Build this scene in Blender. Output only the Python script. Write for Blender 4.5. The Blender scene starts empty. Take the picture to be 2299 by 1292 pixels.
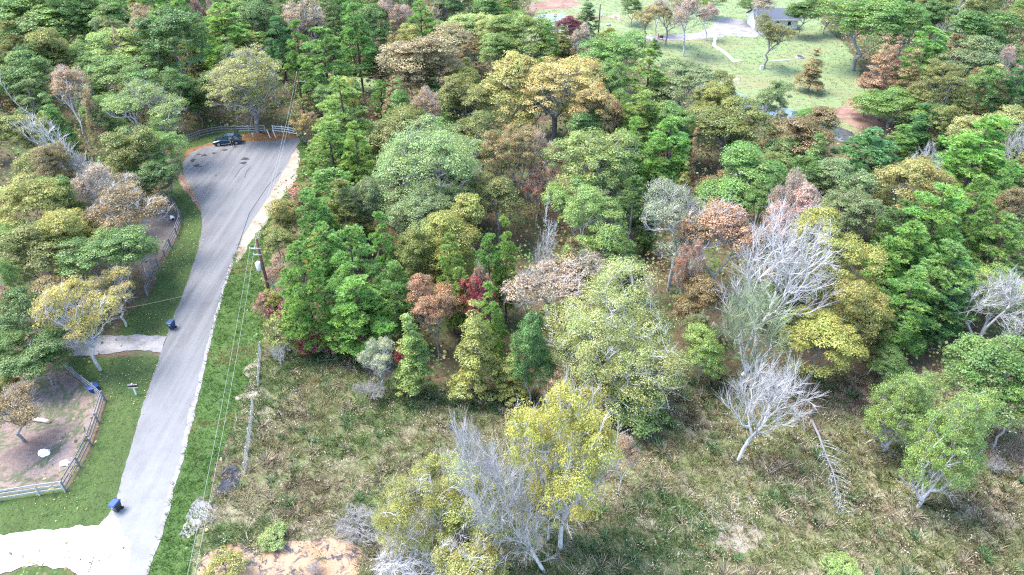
import bpy, math, random
import numpy as np
from mathutils import Vector
from mathutils.geometry import tessellate_polygon
R = math.radians
random.seed(7); rng = np.random.default_rng(7)
SC = bpy.context.scene
COL = SC.collection
# ------------------------------------------------------------------ camera, sky, sun, exposure
F = 1554.0; CX = 1149.5; CY = 646.0; PITCH = R(35); H = 48.0
SI, CO = math.sin(PITCH), math.cos(PITCH)
cam = bpy.data.cameras.new('camera'); cam_o = bpy.data.objects.new('camera', cam); COL.objects.link(cam_o)
cam.sensor_width = 36; cam.lens = 36 * F / 2299; cam.clip_start = 1; cam.clip_end = 2500
cam_o.location = (0, 0, H); cam_o.rotation_euler = (R(90) - PITCH, 0, 0)
SC.camera = cam_o
SUN_EL, SUN_AZ = R(62), R(-75)      # azimuth clockwise from +Y
w = bpy.data.worlds.new('World'); SC.world = w; w.use_nodes = True
nt = w.node_tree; bg = nt.nodes['Background']
sky = nt.nodes.new('ShaderNodeTexSky'); sky.sky_type = 'NISHITA'; sky.sun_disc = False
sky.sun_elevation = SUN_EL; sky.sun_rotation = SUN_AZ
nt.links.new(sky.outputs[0], bg.inputs[0]); bg.inputs[1].default_value = 0.15
sl = bpy.data.lights.new('sun', 'SUN'); sl.energy = 1.8; sl.angle = R(30); sl.color = (1, 0.95, 0.86)
so = bpy.data.objects.new('sun', sl); COL.objects.link(so)
sd = Vector((math.sin(SUN_AZ) * math.cos(SUN_EL), math.cos(SUN_AZ) * math.cos(SUN_EL), math.sin(SUN_EL)))
so.rotation_euler = sd.to_track_quat('Z', 'Y').to_euler()
SC.view_settings.view_transform = 'Standard'; SC.view_settings.look = 'None'; SC.view_settings.gamma = 1
SC.view_settings.exposure = 2.65
SC.cycles.use_denoising = False; SC.cycles.filter_width = 1.2; SC.cycles.max_bounces = 5; SC.cycles.diffuse_bounces = 4; SC.cycles.transparent_max_bounces = 4

# ------------------------------------------------------------------ projection helpers
def at(px, py, z=0.0):
    u = (px - CX) / F; v = (py - CY) / F
    t = (H - z) / (SI + v * CO)
    return Vector((u * t, (CO - v * SI) * t, z))
def ppm(px, py, z=0.0):
    v = (py - CY) / F
    return F * (SI + v * CO) / (H - z)
def z_of(P, py):
    v = (py - CY) / F
    return H - P[1] * (SI + v * CO) / (CO - v * SI)

# ------------------------------------------------------------------ tagging
def tag(o, label=None, cat=None, group=None, kind=None):
    if label: o['label'] = label
    if cat: o['category'] = cat
    if group: o['group'] = group
    if kind: o['kind'] = kind
    return o
def empty(name, loc=(0, 0, 0), rz=0.0):
    o = bpy.data.objects.new(name, None); COL.objects.link(o)
    o.location = loc; o.rotation_euler = (0, 0, rz); o.empty_display_size = 0.3
    return o

# ------------------------------------------------------------------ materials
MATS = {}
def newmat(name):
    m = bpy.data.materials.new(name); m.use_nodes = True
    MATS[name] = m
    return m, m.node_tree, m.node_tree.nodes, m.node_tree.links
def ramp(N, stops):
    r = N.new('ShaderNodeValToRGB'); e = r.color_ramp.elements
    while len(e) < len(stops): e.new(0.5)
    for el, (p, c) in zip(e, stops): el.position = p; el.color = (*c, 1)
    return r
def noise(N, L, scale, detail=6, rough=0.6, vec=None, dist=0):
    n = N.new('ShaderNodeTexNoise'); n.inputs['Scale'].default_value = scale
    n.inputs['Detail'].default_value = detail; n.inputs['Roughness'].default_value = rough
    n.inputs['Distortion'].default_value = dist
    if vec: L.new(vec, n.inputs['Vector'])
    return n
def mix(N, L, fac, a, b, mode='MIX'):
    m = N.new('ShaderNodeMix'); m.data_type = 'RGBA'; m.blend_type = mode
    for s, i in ((fac, 0), (a, 6), (b, 7)):
        if isinstance(s, (int, float)): m.inputs[i].default_value = s
        elif isinstance(s, tuple): m.inputs[i].default_value = (*s, 1)
        else: L.new(s, m.inputs[i])
    return m.outputs[2]
def ground_mat(name, stops, s1=0.15, s2=3.0, fine=(0.7, 1.3), bump=0.3, rough=0.95, stretch=None, extra=None):
    m, T, N, L = newmat(name); b = N['Principled BSDF']; b.inputs['Roughness'].default_value = rough
    b.inputs['Specular IOR Level'].default_value = 0.15
    tc = N.new('ShaderNodeTexCoord'); vec = tc.outputs['Object']
    if stretch:
        mp = N.new('ShaderNodeMapping'); mp.inputs['Scale'].default_value = stretch[0]
        mp.inputs['Rotation'].default_value = (0, 0, stretch[1]); L.new(vec, mp.inputs[0]); vec = mp.outputs[0]
    a = noise(N, L, s1, 8, 0.65, vec, 0.6); r = ramp(N, stops); L.new(a.outputs['Fac'], r.inputs[0])
    f = noise(N, L, s2, 5, 0.75, vec); mr = N.new('ShaderNodeMapRange')
    mr.inputs[1].default_value = 0.25; mr.inputs[2].default_value = 0.75
    mr.inputs[3].default_value = fine[0]; mr.inputs[4].default_value = fine[1]
    L.new(f.outputs['Fac'], mr.inputs[0])
    g = N.new('ShaderNodeCombineColor')
    for i in range(3): L.new(mr.outputs[0], g.inputs[i])
    c = mix(N, L, 1.0, r.outputs[0], g.outputs[0], 'MULTIPLY')
    if extra: c = extra(N, L, tc.outputs['Object'], c)
    L.new(c, b.inputs['Base Color'])
    if bump:
        bp = N.new('ShaderNodeBump'); bp.inputs['Strength'].default_value = bump; bp.inputs['Distance'].default_value = 0.12
        L.new(f.outputs['Fac'], bp.inputs['Height']); L.new(bp.outputs[0], b.inputs['Normal'])
    return m
def plain(name, col, rough=0.6, metal=0.0, var=0.25, scale=6.0, spec=0.4):
    m, T, N, L = newmat(name); b = N['Principled BSDF']
    b.inputs['Roughness'].default_value = rough; b.inputs['Metallic'].default_value = metal
    b.inputs['Specular IOR Level'].default_value = spec
    tc = N.new('ShaderNodeTexCoord'); n = noise(N, L, scale, 5, 0.6, tc.outputs['Object'])
    d = tuple(c * (1 - var) for c in col); e = tuple(min(1, c * (1 + var)) for c in col)
    r = ramp(N, [(0.3, d), (0.7, e)]); L.new(n.outputs['Fac'], r.inputs[0]); L.new(r.outputs[0], b.inputs['Base Color'])
    return m
def leaf_mat():
    m, T, N, L = newmat('leaf')
    oi = N.new('ShaderNodeObjectInfo'); at_ = N.new('ShaderNodeAttribute'); at_.attribute_name = 'var'
    tc = N.new('ShaderNodeTexCoord')
    n = noise(N, L, 0.33, 3, 0.6, tc.outputs['Object'])
    hs = N.new('ShaderNodeHueSaturation')
    mh = N.new('ShaderNodeMapRange'); mh.inputs[1].default_value = 0.3; mh.inputs[2].default_value = 0.7
    mh.inputs[3].default_value = 0.468; mh.inputs[4].default_value = 0.51; L.new(n.outputs['Fac'], mh.inputs[0])
    L.new(mh.outputs[0], hs.inputs['Hue'])
    mv = N.new('ShaderNodeMapRange'); mv.inputs[3].default_value = 0.5; mv.inputs[4].default_value = 1.55
    L.new(at_.outputs['Fac'], mv.inputs[0]); L.new(mv.outputs[0], hs.inputs['Value'])
    nb = noise(N, L, 0.55, 4, 0.65, tc.outputs['Object'], 0.5); rb = ramp(N, [(0.46, (0, 0, 0)), (0.72, (.75, .75, .75))]); L.new(nb.outputs['Fac'], rb.inputs[0])
    warm = mix(N, L, 1.0, oi.outputs['Color'], (1.45, 1.12, .8), 'MULTIPLY')
    L.new(mix(N, L, rb.outputs[0], oi.outputs['Color'], warm), hs.inputs['Color'])
    d = N.new('ShaderNodeBsdfDiffuse'); t = N.new('ShaderNodeBsdfTranslucent'); gl = N.new('ShaderNodeBsdfGlossy')
    gl.inputs['Roughness'].default_value = 0.45
    L.new(hs.outputs[0], d.inputs[0]); L.new(hs.outputs[0], t.inputs[0])
    ms = N.new('ShaderNodeMixShader'); ms.inputs[0].default_value = 0.45
    L.new(d.outputs[0], ms.inputs[1]); L.new(t.outputs[0], ms.inputs[2])
    m2 = N.new('ShaderNodeMixShader'); m2.inputs[0].default_value = 0.035
    L.new(ms.outputs[0], m2.inputs[1]); L.new(gl.outputs[0], m2.inputs[2])
    N.remove(N['Principled BSDF']); L.new(m2.outputs[0], N['Material Output'].inputs[0])
    return m
def attr_mat(name, transl=0.25):
    m, T, N, L = newmat(name)
    a = N.new('ShaderNodeAttribute'); a.attribute_name = 'tint'
    d = N.new('ShaderNodeBsdfDiffuse'); t = N.new('ShaderNodeBsdfTranslucent')
    L.new(a.outputs['Color'], d.inputs[0]); L.new(a.outputs['Color'], t.inputs[0])
    ms = N.new('ShaderNodeMixShader'); ms.inputs[0].default_value = transl
    L.new(d.outputs[0], ms.inputs[1]); L.new(t.outputs[0], ms.inputs[2])
    N.remove(N['Principled BSDF']); L.new(ms.outputs[0], N['Material Output'].inputs[0])
    return m
def bark_mat():
    m, T, N, L = newmat('bark'); b = N['Principled BSDF']; b.inputs['Roughness'].default_value = 0.9
    b.inputs['Specular IOR Level'].default_value = 0.1
    oi = N.new('ShaderNodeObjectInfo'); tc = N.new('ShaderNodeTexCoord')
    n = noise(N, L, 2.2, 6, 0.7, tc.outputs['Object'])
    r = ramp(N, [(0.3, (0.5, 0.5, 0.52)), (0.52, (0.95, 0.95, 0.95)), (0.75, (1.2, 1.18, 1.15))])
    L.new(n.outputs['Fac'], r.inputs[0])
    L.new(mix(N, L, 1.0, oi.outputs['Color'], r.outputs[0], 'MULTIPLY'), b.inputs['Base Color'])
    return m
LEAF = leaf_mat(); BARK = bark_mat(); TINT = attr_mat('grass_blades')

# ------------------------------------------------------------------ mesh helpers
def mesh_from(name, verts, faces, mat, var=None, tint=None, smooth=False):
    """verts (n,3) array, faces (m,k) array of equal size"""
    me = bpy.data.meshes.new(name)
    verts = np.asarray(verts, dtype=np.float32); faces = np.asarray(faces, dtype=np.int32)
    k = faces.shape[1]
    me.vertices.add(len(verts)); me.vertices.foreach_set('co', verts.ravel())
    me.loops.add(faces.size); me.loops.foreach_set('vertex_index', faces.ravel())
    me.polygons.add(len(faces)); me.polygons.foreach_set('loop_start', np.arange(0, faces.size, k, dtype=np.int32))
    if smooth: me.polygons.foreach_set('use_smooth', np.ones(len(faces), dtype=bool))
    me.update(calc_edges=True)
    if var is not None:
        a = me.attributes.new('var', 'FLOAT', 'FACE'); a.data.foreach_set('value', np.asarray(var, dtype=np.float32))
    if tint is not None:
        a = me.attributes.new('tint', 'FLOAT_COLOR', 'FACE')
        c = np.ones((len(faces), 4), dtype=np.float32); c[:, :3] = tint; a.data.foreach_set('color', c.ravel())
    me.materials.append(mat)
    return me
def link(name, me, parent=None, color=None):
    o = bpy.data.objects.new(name, me); COL.objects.link(o)
    if parent: o.parent = parent
    if color is not None: o.color = (*color, 1)
    return o
class MB:
    def __init__(s): s.v = []; s.f = []; s.m = []; s.mats = []
    def _m(s, mat):
        if mat not in s.mats: s.mats.append(mat)
        return s.mats.index(mat)
    def add(s, vs, fs, mat):
        b = len(s.v); s.v += [tuple(v) for v in vs]; i = s._m(mat)
        for f in fs: s.f.append(tuple(b + k for k in f)); s.m.append(i)
    def box(s, c, d, mat, rz=0.0, taper=1.0):
        cs, sn = math.cos(rz), math.sin(rz); vs = []
        for z in (-1, 1):
            k = taper if z < 0 else 1.0
            for x, y in ((-1, -1), (1, -1), (1, 1), (-1, 1)):
                X, Y = x * d[0] / 2 * k, y * d[1] / 2 * k
                vs.append((c[0] + X * cs - Y * sn, c[1] + X * sn + Y * cs, c[2] + z * d[2] / 2))
        s.add(vs, [(3, 2, 1, 0), (4, 5, 6, 7), (0, 1, 5, 4), (1, 2, 6, 5), (2, 3, 7, 6), (3, 0, 4, 7)], mat)
    def bar(s, a, b, w_, h_, mat):
        a = Vector(a); b = Vector(b); d = (b - a).normalized()
        up = Vector((0, 0, 1)) if abs(d.z) < 0.9 else Vector((1, 0, 0))
        x = d.cross(up).normalized(); y = x.cross(d).normalized(); vs = []
        for p in (a, b):
            for i, j in ((-1, -1), (1, -1), (1, 1), (-1, 1)): vs.append(p + x * (i * w_ / 2) + y * (j * h_ / 2))
        s.add(vs, [(3, 2, 1, 0), (4, 5, 6, 7), (0, 1, 5, 4), (1, 2, 6, 5), (2, 3, 7, 6), (3, 0, 4, 7)], mat)
    def tube(s, pts, rad, mat, n=8, cap=True):
        pts = [Vector(p) for p in pts]
        rad = rad if isinstance(rad, (list, tuple)) else [rad] * len(pts); rings = []
        for i, p in enumerate(pts):
            d = (pts[min(i + 1, len(pts) - 1)] - pts[max(i - 1, 0)]).normalized()
            up = Vector((0, 0, 1)) if abs(d.z) < 0.95 else Vector((1, 0, 0))
            x = d.cross(up).normalized(); y = x.cross(d)
            rings.append([p + (x * math.cos(t) + y * math.sin(t)) * rad[i] for t in [2 * math.pi * k / n for k in range(n)]])
        vs = [v for r in rings for v in r]; fs = []
        for i in range(len(pts) - 1):
            for k in range(n): fs.append((i * n + k, i * n + (k + 1) % n, (i + 1) * n + (k + 1) % n, (i + 1) * n + k))
        if cap: fs.append(tuple(range(n))[::-1]); fs.append(tuple((len(pts) - 1) * n + k for k in range(n)))
        s.add(vs, fs, mat)
    def sphere(s, c, r, mat, n=10, m=6, jit=0.0):
        vs = []; fs = []
        for i in range(m + 1):
            t = math.pi * i / m
            for k in range(n):
                p = 2 * math.pi * k / n; q = 1 + random.uniform(-jit, jit)
                vs.append((c[0] + r[0] * q * math.sin(t) * math.cos(p), c[1] + r[1] * q * math.sin(t) * math.sin(p), c[2] + r[2] * q * math.cos(t)))
        for i in range(m):
            for k in range(n): fs.append((i * n + k, (i + 1) * n + k, (i + 1) * n + (k + 1) % n, i * n + (k + 1) % n))
        s.add(vs, fs, mat)
    def build(s, name, parent=None, smooth=False):
        me = bpy.data.meshes.new(name); me.from_pydata(s.v, [], s.f); me.update()
        for m in s.mats: me.materials.append(m)
        me.polygons.foreach_set('material_index', s.m)
        if smooth: me.polygons.foreach_set('use_smooth', [True] * len(s.f))
        o = bpy.data.objects.new(name, me); COL.objects.link(o)
        if parent: o.parent = parent
        return o

# ------------------------------------------------------------------ ground zones (outlines given as picture points laid on z = 0)
def W(poly): return [at(x, y).to_2d() for x, y in poly]
def inside(P, poly):
    x, y = P[:, 0], P[:, 1]; r = np.zeros(len(P), bool); n = len(poly)
    for i in range(n):
        x1, y1 = poly[i]; x2, y2 = poly[(i + 1) % n]
        if y1 == y2: continue
        r ^= ((y1 > y) != (y2 > y)) & (x < (x2 - x1) * (y - y1) / (y2 - y1) + x1)
    return r
def rough_edge(poly, step, amp):
    out = []; n = len(poly); q = 0.0
    for i in range(n):
        a, b = poly[i], poly[(i + 1) % n]; d = b - a; k = max(1, int(d.length / step))
        nm = Vector((-d.y, d.x)).normalized() if d.length > 0 else Vector((0, 0))
        for j in range(k):
            q = q * .72 + random.gauss(0, amp) * .7; out.append(a + d * (j / k) + nm * q)
    return out
def sheet(name, poly, z, mat, step=0.6, amp=0.08, kind='structure', grid=None):
    p = rough_edge(W(poly), step, amp)
    tri = tessellate_polygon([[Vector((q.x, q.y, 0)) for q in p]])
    me = bpy.data.meshes.new(name); me.from_pydata([(q.x, q.y, z) for q in p], [], [t for t in tri]); me.update()
    if me.polygons and me.polygons[0].normal.z < 0: me.flip_normals()
    me.materials.append(mat)
    o = link(name, me); tag(o, kind=kind)
    return o
road_px = [(120,1440),(205,1292),(240,1170),(262,1120),(290,1020),(322,905),(345,840),(372,765),(393,700),(420,640),(445,560),(455,510),(452,470),(434,430),(414,400),(409,368),(424,345),(460,330),(500,322),(560,318),(610,318),(672,311),(676,318),(658,345),(640,378),(605,440),(567,495),(545,532),(522,590),(503,650),(492,690),(466,800),(449,880),(433,930),(412,1020),(388,1100),(368,1180),(343,1250),(331,1292),(300,1440)]
gravel_px = [(-300,1250),(0,1207),(130,1192),(225,1182),(246,1160),(262,1165),(300,1215),(290,1292),(270,1420),(200,1420),(180,1292),(150,1278),(60,1270),(0,1292),(-300,1330)]
drive_px = [(376,757),(364,796),(330,792),(290,790),(240,797),(160,800),(60,800),(60,765),(150,768),(250,755),(330,752)]
verge_l_px = [(404,330),(420,345),(470,335),(600,322),(672,314),(690,300),(640,296),(560,292),(500,292),(450,300),(405,325),(400,400),(372,440),(408,470),(410,500),(398,540),(360,610),(330,680),(290,700),(260,760),(376,765),(362,800),(160,806),(150,822),(215,868),(240,890),(225,960),(190,1040),(155,1100),(0,1118),(-300,1150),(-300,1262),(0,1215),(240,1190),(300,1020),(372,790),(430,640),(465,520),(455,460),(424,400),(420,360)]
verge_r_px = [(676,312),(700,330),(690,400),(650,440),(600,520),(620,600),(600,700),(590,800),(560,880),(520,960),(480,1060),(470,1140),(440,1210),(425,1292),(400,1440),(290,1440),(330,1292),(366,1180),(410,1020),(447,880),(490,690),(520,590),(543,532),(565,495),(600,440),(638,378),(655,345)]
sand_px = [(664,322),(672,345),(672,388),(660,414),(634,446),(600,496),(566,546),(540,584),(528,592),(546,528),(566,492),(604,437),(636,377),(646,345)]
pen1_px = [(372,445),(396,462),(408,490),(398,530),(378,556),(340,620),(325,640),(300,560),(330,480)]
pen2_px = [(140,830),(215,880),(228,895),(205,960),(170,1040),(145,1090),(0,1105),(-300,1150),(-300,900),(0,860)]
meadow_px = [(590,800),(700,760),(880,860),(1150,880),(1300,900),(1540,850),(1760,830),(1990,850),(2330,900),(2600,1000),(2500,1500),(330,1500),(425,1292),(470,1140),(520,960)]
lawn_px = [(1160,120),(1200,30),(1190,-20),(1380,-25),(1560,-30),(1800,-10),(1850,60),(1905,110),(1940,190),(1980,250),(2040,290),(2000,330),(1920,320),(1830,280),(1700,240),(1600,210),(1500,170),(1420,120),(1330,100)]
fardrive_px = [(1290,92),(1350,84),(1470,80),(1560,76),(1590,64),(1605,46),(1625,40),(1660,44),(1700,60),(1716,80),(1690,84),(1640,80),(1600,86),(1560,90),(1470,92),(1350,97),(1290,105)]
pond_px = [(1560,185),(1590,193),(1640,203),(1690,225),(1745,240),(1800,255),(1860,275),(1910,297),(1935,318),(1900,326),(1850,300),(1790,276),(1740,262),(1690,250),(1640,232),(1600,222),(1560,212)]
pond2_px = [(1175,50),(1215,32),(1260,30),(1290,42),(1285,70),(1200,72)]
farbare_px = [(1168,20),(1210,2),(1290,0),(1310,8),(1270,20),(1215,22),(1180,32)]
path_px = [(1603,85),(1598,103),(1622,118),(1645,140),(1665,138),(1663,134),(1648,134),(1628,116),(1606,102),(1610,86)]
meadow_glade_px = [(800,165),(860,190),(920,205),(910,232),(840,215),(790,190)]
bank_px = [(1850,252),(1900,238),(1950,255),(2010,280),(2050,300),(2010,312),(1930,290)]
mud_px = [(450,1262),(465,1240),(510,1222),(560,1228),(610,1232),(650,1215),(720,1212),(790,1218),(815,1240),(800,1300),(760,1420),(430,1420),(436,1300)]
puddle_px = [(503,1048),(520,1042),(535,1050),(543,1065),(538,1080),(545,1092),(528,1096),(510,1112),(488,1112),(484,1100),(500,1085),(498,1065)]
litter_px = [(408,362),(425,338),(460,325),(500,316),(560,300),(610,296),(660,300),(668,312),(610,320),(560,321),(500,325),(455,333),(425,350)]
crescent_px = [(405,385),(418,398),(438,430),(456,468),(450,480),(430,450),(410,425),(398,400)]

m_forest = ground_mat('forest_floor', [(0.3, (.05, .045, .03)), (0.45, (.1, .07, .045)), (0.6, (.06, .075, .035)), (0.75, (.14, .1, .065))], 0.2, 2.5, (.5, 1.5), 0.6)
m_lawn = ground_mat('mown_grass', [(0.25, (.06, .055, .028)), (0.42, (.045, .07, .022)), (0.6, (.055, .085, .026)), (0.8, (.095, .095, .045))], 0.16, 3.5, (.55, 1.4), 0.5, stretch=((1.6, .6, 1), R(28)))
m_verge = ground_mat('rough_grass', [(0.25, (.05, .045, .025)), (0.42, (.045, .08, .022)), (0.65, (.06, .1, .03)), (0.85, (.12, .11, .05))], 0.2, 4.0, (.5, 1.4), 0.6)
m_lawn2 = ground_mat('pale_lawn', [(0.28, (.16, .13, .07)), (0.42, (.15, .16, .08)), (0.56, (.13, .175, .08)), (0.7, (.2, .22, .12)), (0.85, (.2, .17, .1))], 0.045, 1.0, (.6, 1.35), 0.4, stretch=((.6, 1.6, 1), R(-20)))
def road_extra(N, L, vec, c):
    # long pale wheel-worn streaks that run along the lane
    mp = N.new('ShaderNodeMapping'); mp.inputs['Rotation'].default_value = (0, 0, R(8)); mp.inputs['Scale'].default_value = (1.1, 0.05, 1)
    L.new(vec, mp.inputs[0]); n = noise(N, L, 1.1, 5, 0.6, mp.outputs[0])
    r = ramp(N, [(0.4, (0, 0, 0)), (0.62, (1, 1, 1))]); L.new(n.outputs['Fac'], r.inputs[0])
    c = mix(N, L, r.outputs[0], c, (.13, .13, .134))
    n2 = noise(N, L, 0.07, 3, 0.5, vec); r2 = ramp(N, [(0.45, (0, 0, 0)), (0.75, (.5, .5, .5))]); L.new(n2.outputs['Fac'], r2.inputs[0])
    c = mix(N, L, r2.outputs[0], c, (.135, .135, .142))
    # dusty pale gravel carried onto the asphalt by the junction (y below 45 m)
    sx = N.new('ShaderNodeSeparateXYZ'); L.new(vec, sx.inputs[0])
    mr = N.new('ShaderNodeMapRange'); mr.inputs[1].default_value = 60; mr.inputs[2].default_value = 32; L.new(sx.outputs[1], mr.inputs[0])
    n3 = noise(N, L, 0.5, 6, 0.7, vec); mu = N.new('ShaderNodeMath'); mu.operation = 'MULTIPLY'; L.new(mr.outputs[0], mu.inputs[0])
    r3 = ramp(N, [(0.3, (.45, .45, .45)), (0.65, (1, 1, 1))]); L.new(n3.outputs['Fac'], r3.inputs[0]); L.new(r3.outputs[0], mu.inputs[1])
    return mix(N, L, mu.outputs[0], c, (.19, .19, .19))
m_road = ground_mat('worn_asphalt', [(0.3, (.086, .084, .088)), (0.55, (.103, .101, .106)), (0.8, (.122, .12, .124))], 0.35, 9, (.8, 1.18), 0.25, 0.85, extra=road_extra)
m_gravel = ground_mat('white_gravel', [(0.2, (.36, .38, .4)), (0.4, (.5, .51, .52)), (0.8, (.56, .56, .55))], 0.5, 7, (.8, 1.15), 0.4)
m_gravel2 = ground_mat('pale_gravel', [(0.3, (.11, .105, .105)), (0.48, (.2, .19, .195)), (0.8, (.27, .26, .26))], 0.5, 5, (.7, 1.2), 0.4)
m_sand = ground_mat('sandy_edge', [(0.3, (.15, .115, .075)), (0.5, (.23, .195, .155)), (0.75, (.31, .28, .24))], 0.4, 4, (.75, 1.2), 0.4)
m_dirt = ground_mat('bare_dirt', [(0.3, (.09, .065, .055)), (0.47, (.17, .125, .11)), (0.52, (.07, .085, .045)), (0.56, (.18, .135, .12)), (0.85, (.24, .185, .165))], 0.16, 3, (.6, 1.3), 0.5)
m_dirtdark = ground_mat('dark_dirt', [(0.3, (.06, .05, .045)), (0.6, (.12, .1, .09)), (0.85, (.16, .135, .12))], 0.3, 3, (.7, 1.3), 0.4)  # darker, greyer dirt tone for the small curved pen
m_meadow = ground_mat('meadow_soil', [(0.28, (.09, .08, .045)), (0.42, (.15, .14, .08)), (0.5, (.11, .13, .055)), (0.6, (.2, .18, .12)), (0.8, (.26, .23, .17))], 0.18, 3.5, (.45, 1.5), 0.7)
m_litter = ground_mat('orange_leaf_litter', [(0.3, (.07, .055, .03)), (0.5, (.17, .08, .035)), (0.7, (.2, .11, .06))], 0.6, 5, (.6, 1.4), 0.4)
m_redlitter = ground_mat('red_leaf_litter', [(0.3, (.11, .065, .05)), (0.5, (.18, .11, .085)), (0.7, (.23, .17, .14))], 0.3, 3, (.6, 1.4), 0.4)
def mud_extra(N, L, vec, c):
    n = noise(N, L, 0.8, 6, 0.75, vec, 0.8); r = ramp(N, [(0.5, (0, 0, 0)), (0.58, (1, 1, 1))]); L.new(n.outputs['Fac'], r.inputs[0])
    return mix(N, L, r.outputs[0], c, (.035, .036, .045))
m_mud = ground_mat('wet_mud', [(0.3, (.2, .1, .035)), (0.45, (.27, .17, .105)), (0.8, (.28, .205, .15))], 0.25, 3, (.85, 1.1), 0.15, 0.35, extra=mud_extra)
m_puddle = ground_mat('puddle_mud', [(0.35, (.012, .013, .016)), (0.55, (.04, .045, .06)), (0.75, (.11, .09, .07))], 0.9, 3, (.6, 1.3), 0.1, 0.25)
m_tar = plain('tar', (.02, .02, .022), 0.9, var=0.5)
m_concrete = plain('concrete', (.4, .4, .39), 0.9)
mw, T_, N_, L_ = newmat('pond_water'); b_ = N_['Principled BSDF']; b_.inputs['Base Color'].default_value = (.05, .06, .075, 1)
b_.inputs['Roughness'].default_value = 0.04; b_.inputs['IOR'].default_value = 1.6; b_.inputs['Specular IOR Level'].default_value = 0.9
nz = noise(N_, L_, 1.2, 3, 0.5, N_.new('ShaderNodeTexCoord').outputs['Object']); bb = N_.new('ShaderNodeBump'); bb.inputs['Strength'].default_value = 0.05
L_.new(nz.outputs['Fac'], bb.inputs['Height']); L_.new(bb.outputs[0], b_.inputs['Normal'])
mw2 = plain('algae_water', (.07, .085, .045), 0.2, var=0.2, scale=0.3)

# ground: gently rolling under the woods only is not visible, so one sheet
g = MB(); g.add([(-900, -200, 0), (900, -200, 0), (900, 1800, 0), (-900, 1800, 0)], [(0, 1, 2, 3)], m_forest)
tag(g.build('ground'), kind='structure')
sheet('meadow_ground', meadow_px, 0.01, m_meadow, 1, .3)
sheet('lawn', lawn_px, 0.012, m_lawn2, 1.5, .3)
sheet('glade_lawn', meadow_glade_px, 0.014, m_lawn2, 1.5, .3)
sheet('verge', verge_r_px, 0.02, m_verge, .5, .12)
sheet('roadside_lawn', verge_l_px, 0.022, m_lawn, .5, .1)
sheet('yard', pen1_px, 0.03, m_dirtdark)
sheet('dirt_yard', pen2_px, 0.032, m_dirt)
sheet('dirt_crescent', crescent_px, 0.034, m_redlitter, .4, .1)
sheet('leaf_litter_strip', litter_px, 0.036, m_litter, .4, .15)
sheet('sandy_shoulder', sand_px, 0.04, m_sand, .4, .15)
sheet('road', road_px, 0.05, m_road, .35, .05)
sheet('pale_road_edge', [(526,588),(519,602),(504,650),(493,690),(467,800),(450,880),(436,930),(416,1020),(391,1100),(371,1180),(347,1250),(335,1292),(326,1292),(338,1250),(360,1180),(381,1100),(404,1025),(425,930),(436,890),(459,800),(487,690),(499,650),(516,598)], .054, m_gravel2, .3, .07)
sheet('lawn_island', [(20,1292),(60,1272),(150,1280),(185,1296),(215,1420),(-100,1420)], .07, m_lawn, .3, .12)
sheet('gravel_driveway', drive_px, 0.058, m_gravel2, .35, .12)
sheet('gravel_road', gravel_px, 0.062, m_gravel, .3, .12)
sheet('far_driveway', fardrive_px, 0.03, m_gravel2, 1, .2)
sheet('garden_path', path_px, 0.06, m_concrete, 2, .02)
sheet('pond_bank', bank_px, 0.03, m_redlitter, 1, .2)
sheet('far_clearing', farbare_px, 0.03, m_redlitter, 1, .3)
sheet('pond', pond_px, 0.035, mw, 1, .15)
sheet('green_pond', pond2_px, 0.035, mw2, 1, .15)
sheet('muddy_hollow', mud_px, 0.045, m_mud, .3, .08)
sheet('puddle', puddle_px, 0.045, m_puddle, .3, .08)
def blob(name, cx, cy, rx, ry, z, mat, n=22, amp=.18, kind='structure'):
    c = at(cx, cy); k = ppm(cx, cy); P = []
    ph = random.uniform(0, 6)
    for i in range(n):
        t = 2 * math.pi * i / n; q = 1 + amp * math.sin(3 * t + ph) + random.uniform(-amp, amp)
        P.append((c.x + rx / k * q * math.cos(t), c.y + ry / (k * math.sin(PITCH + math.atan((cy - CY) / F))) * q * math.sin(t), z))
    m = MB(); m.add(P, [tuple(range(n))], mat); return tag(m.build(name), kind=kind)
for a in ((448,1160,32,40), (574,886,36,16), (566,830,15,22), (595,628,8,4)): blob('sand_patch', *a, .048, m_sand if a[0] > 500 else m_gravel2)
for a in ((1382,38,14,5), (1655,180,8,4), (1440,100,20,6)): blob('pale_patch', *a, .03, m_sand)
for a in ((1870,890,110,42), (2250,1010,90,50), (1650,1195,55,45), (870,830,60,25), (1500,1080,50,28)): blob('bare_patch', *a, .02, m_redlitter if a[0] > 1800 else m_sand if a[0] in (1650,) else m_dirt)
# dark repair patches on the turning circle, cracks
for a in ((434,361,6,3.5), (441,373,6,3.2), (459,350,6,2.4), (481,345,5,2), (505,338,6.5,2), (550,358,9,2.6), (547,367,7,2.8), (450,375,3,1.4), (447,348,6,1.4), (485,396,2.5,1)):
    blob('tar_patch', *a, .056, m_tar, 16, .2)
for pl in ([(527,400),(540,380),(556,370)], [(549,400),(553,388),(562,377)], [(533,560),(560,480),(600,420),(630,388)], [(243,1255),(258,1238)], [(197,1290),(206,1270),(212,1248)]):
    m = MB(); q = [at(x, y) for x, y in pl]
    for a, b in zip(q, q[1:]):
        d = (b - a).normalized(); s = Vector((-d.y, d.x, 0)) * .035
        zz = Vector((0, 0, .068)); m.add([a - s + zz, a + s + zz, b + s + zz, b - s + zz], [(0, 1, 2, 3)], m_tar)
    tag(m.build('tar_seam'), kind='structure')
for a in ((278,1232,4,3), (223,1260,2.5,2)): blob('road_stain', *a, .07, m_puddle, 12, .3)

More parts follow.
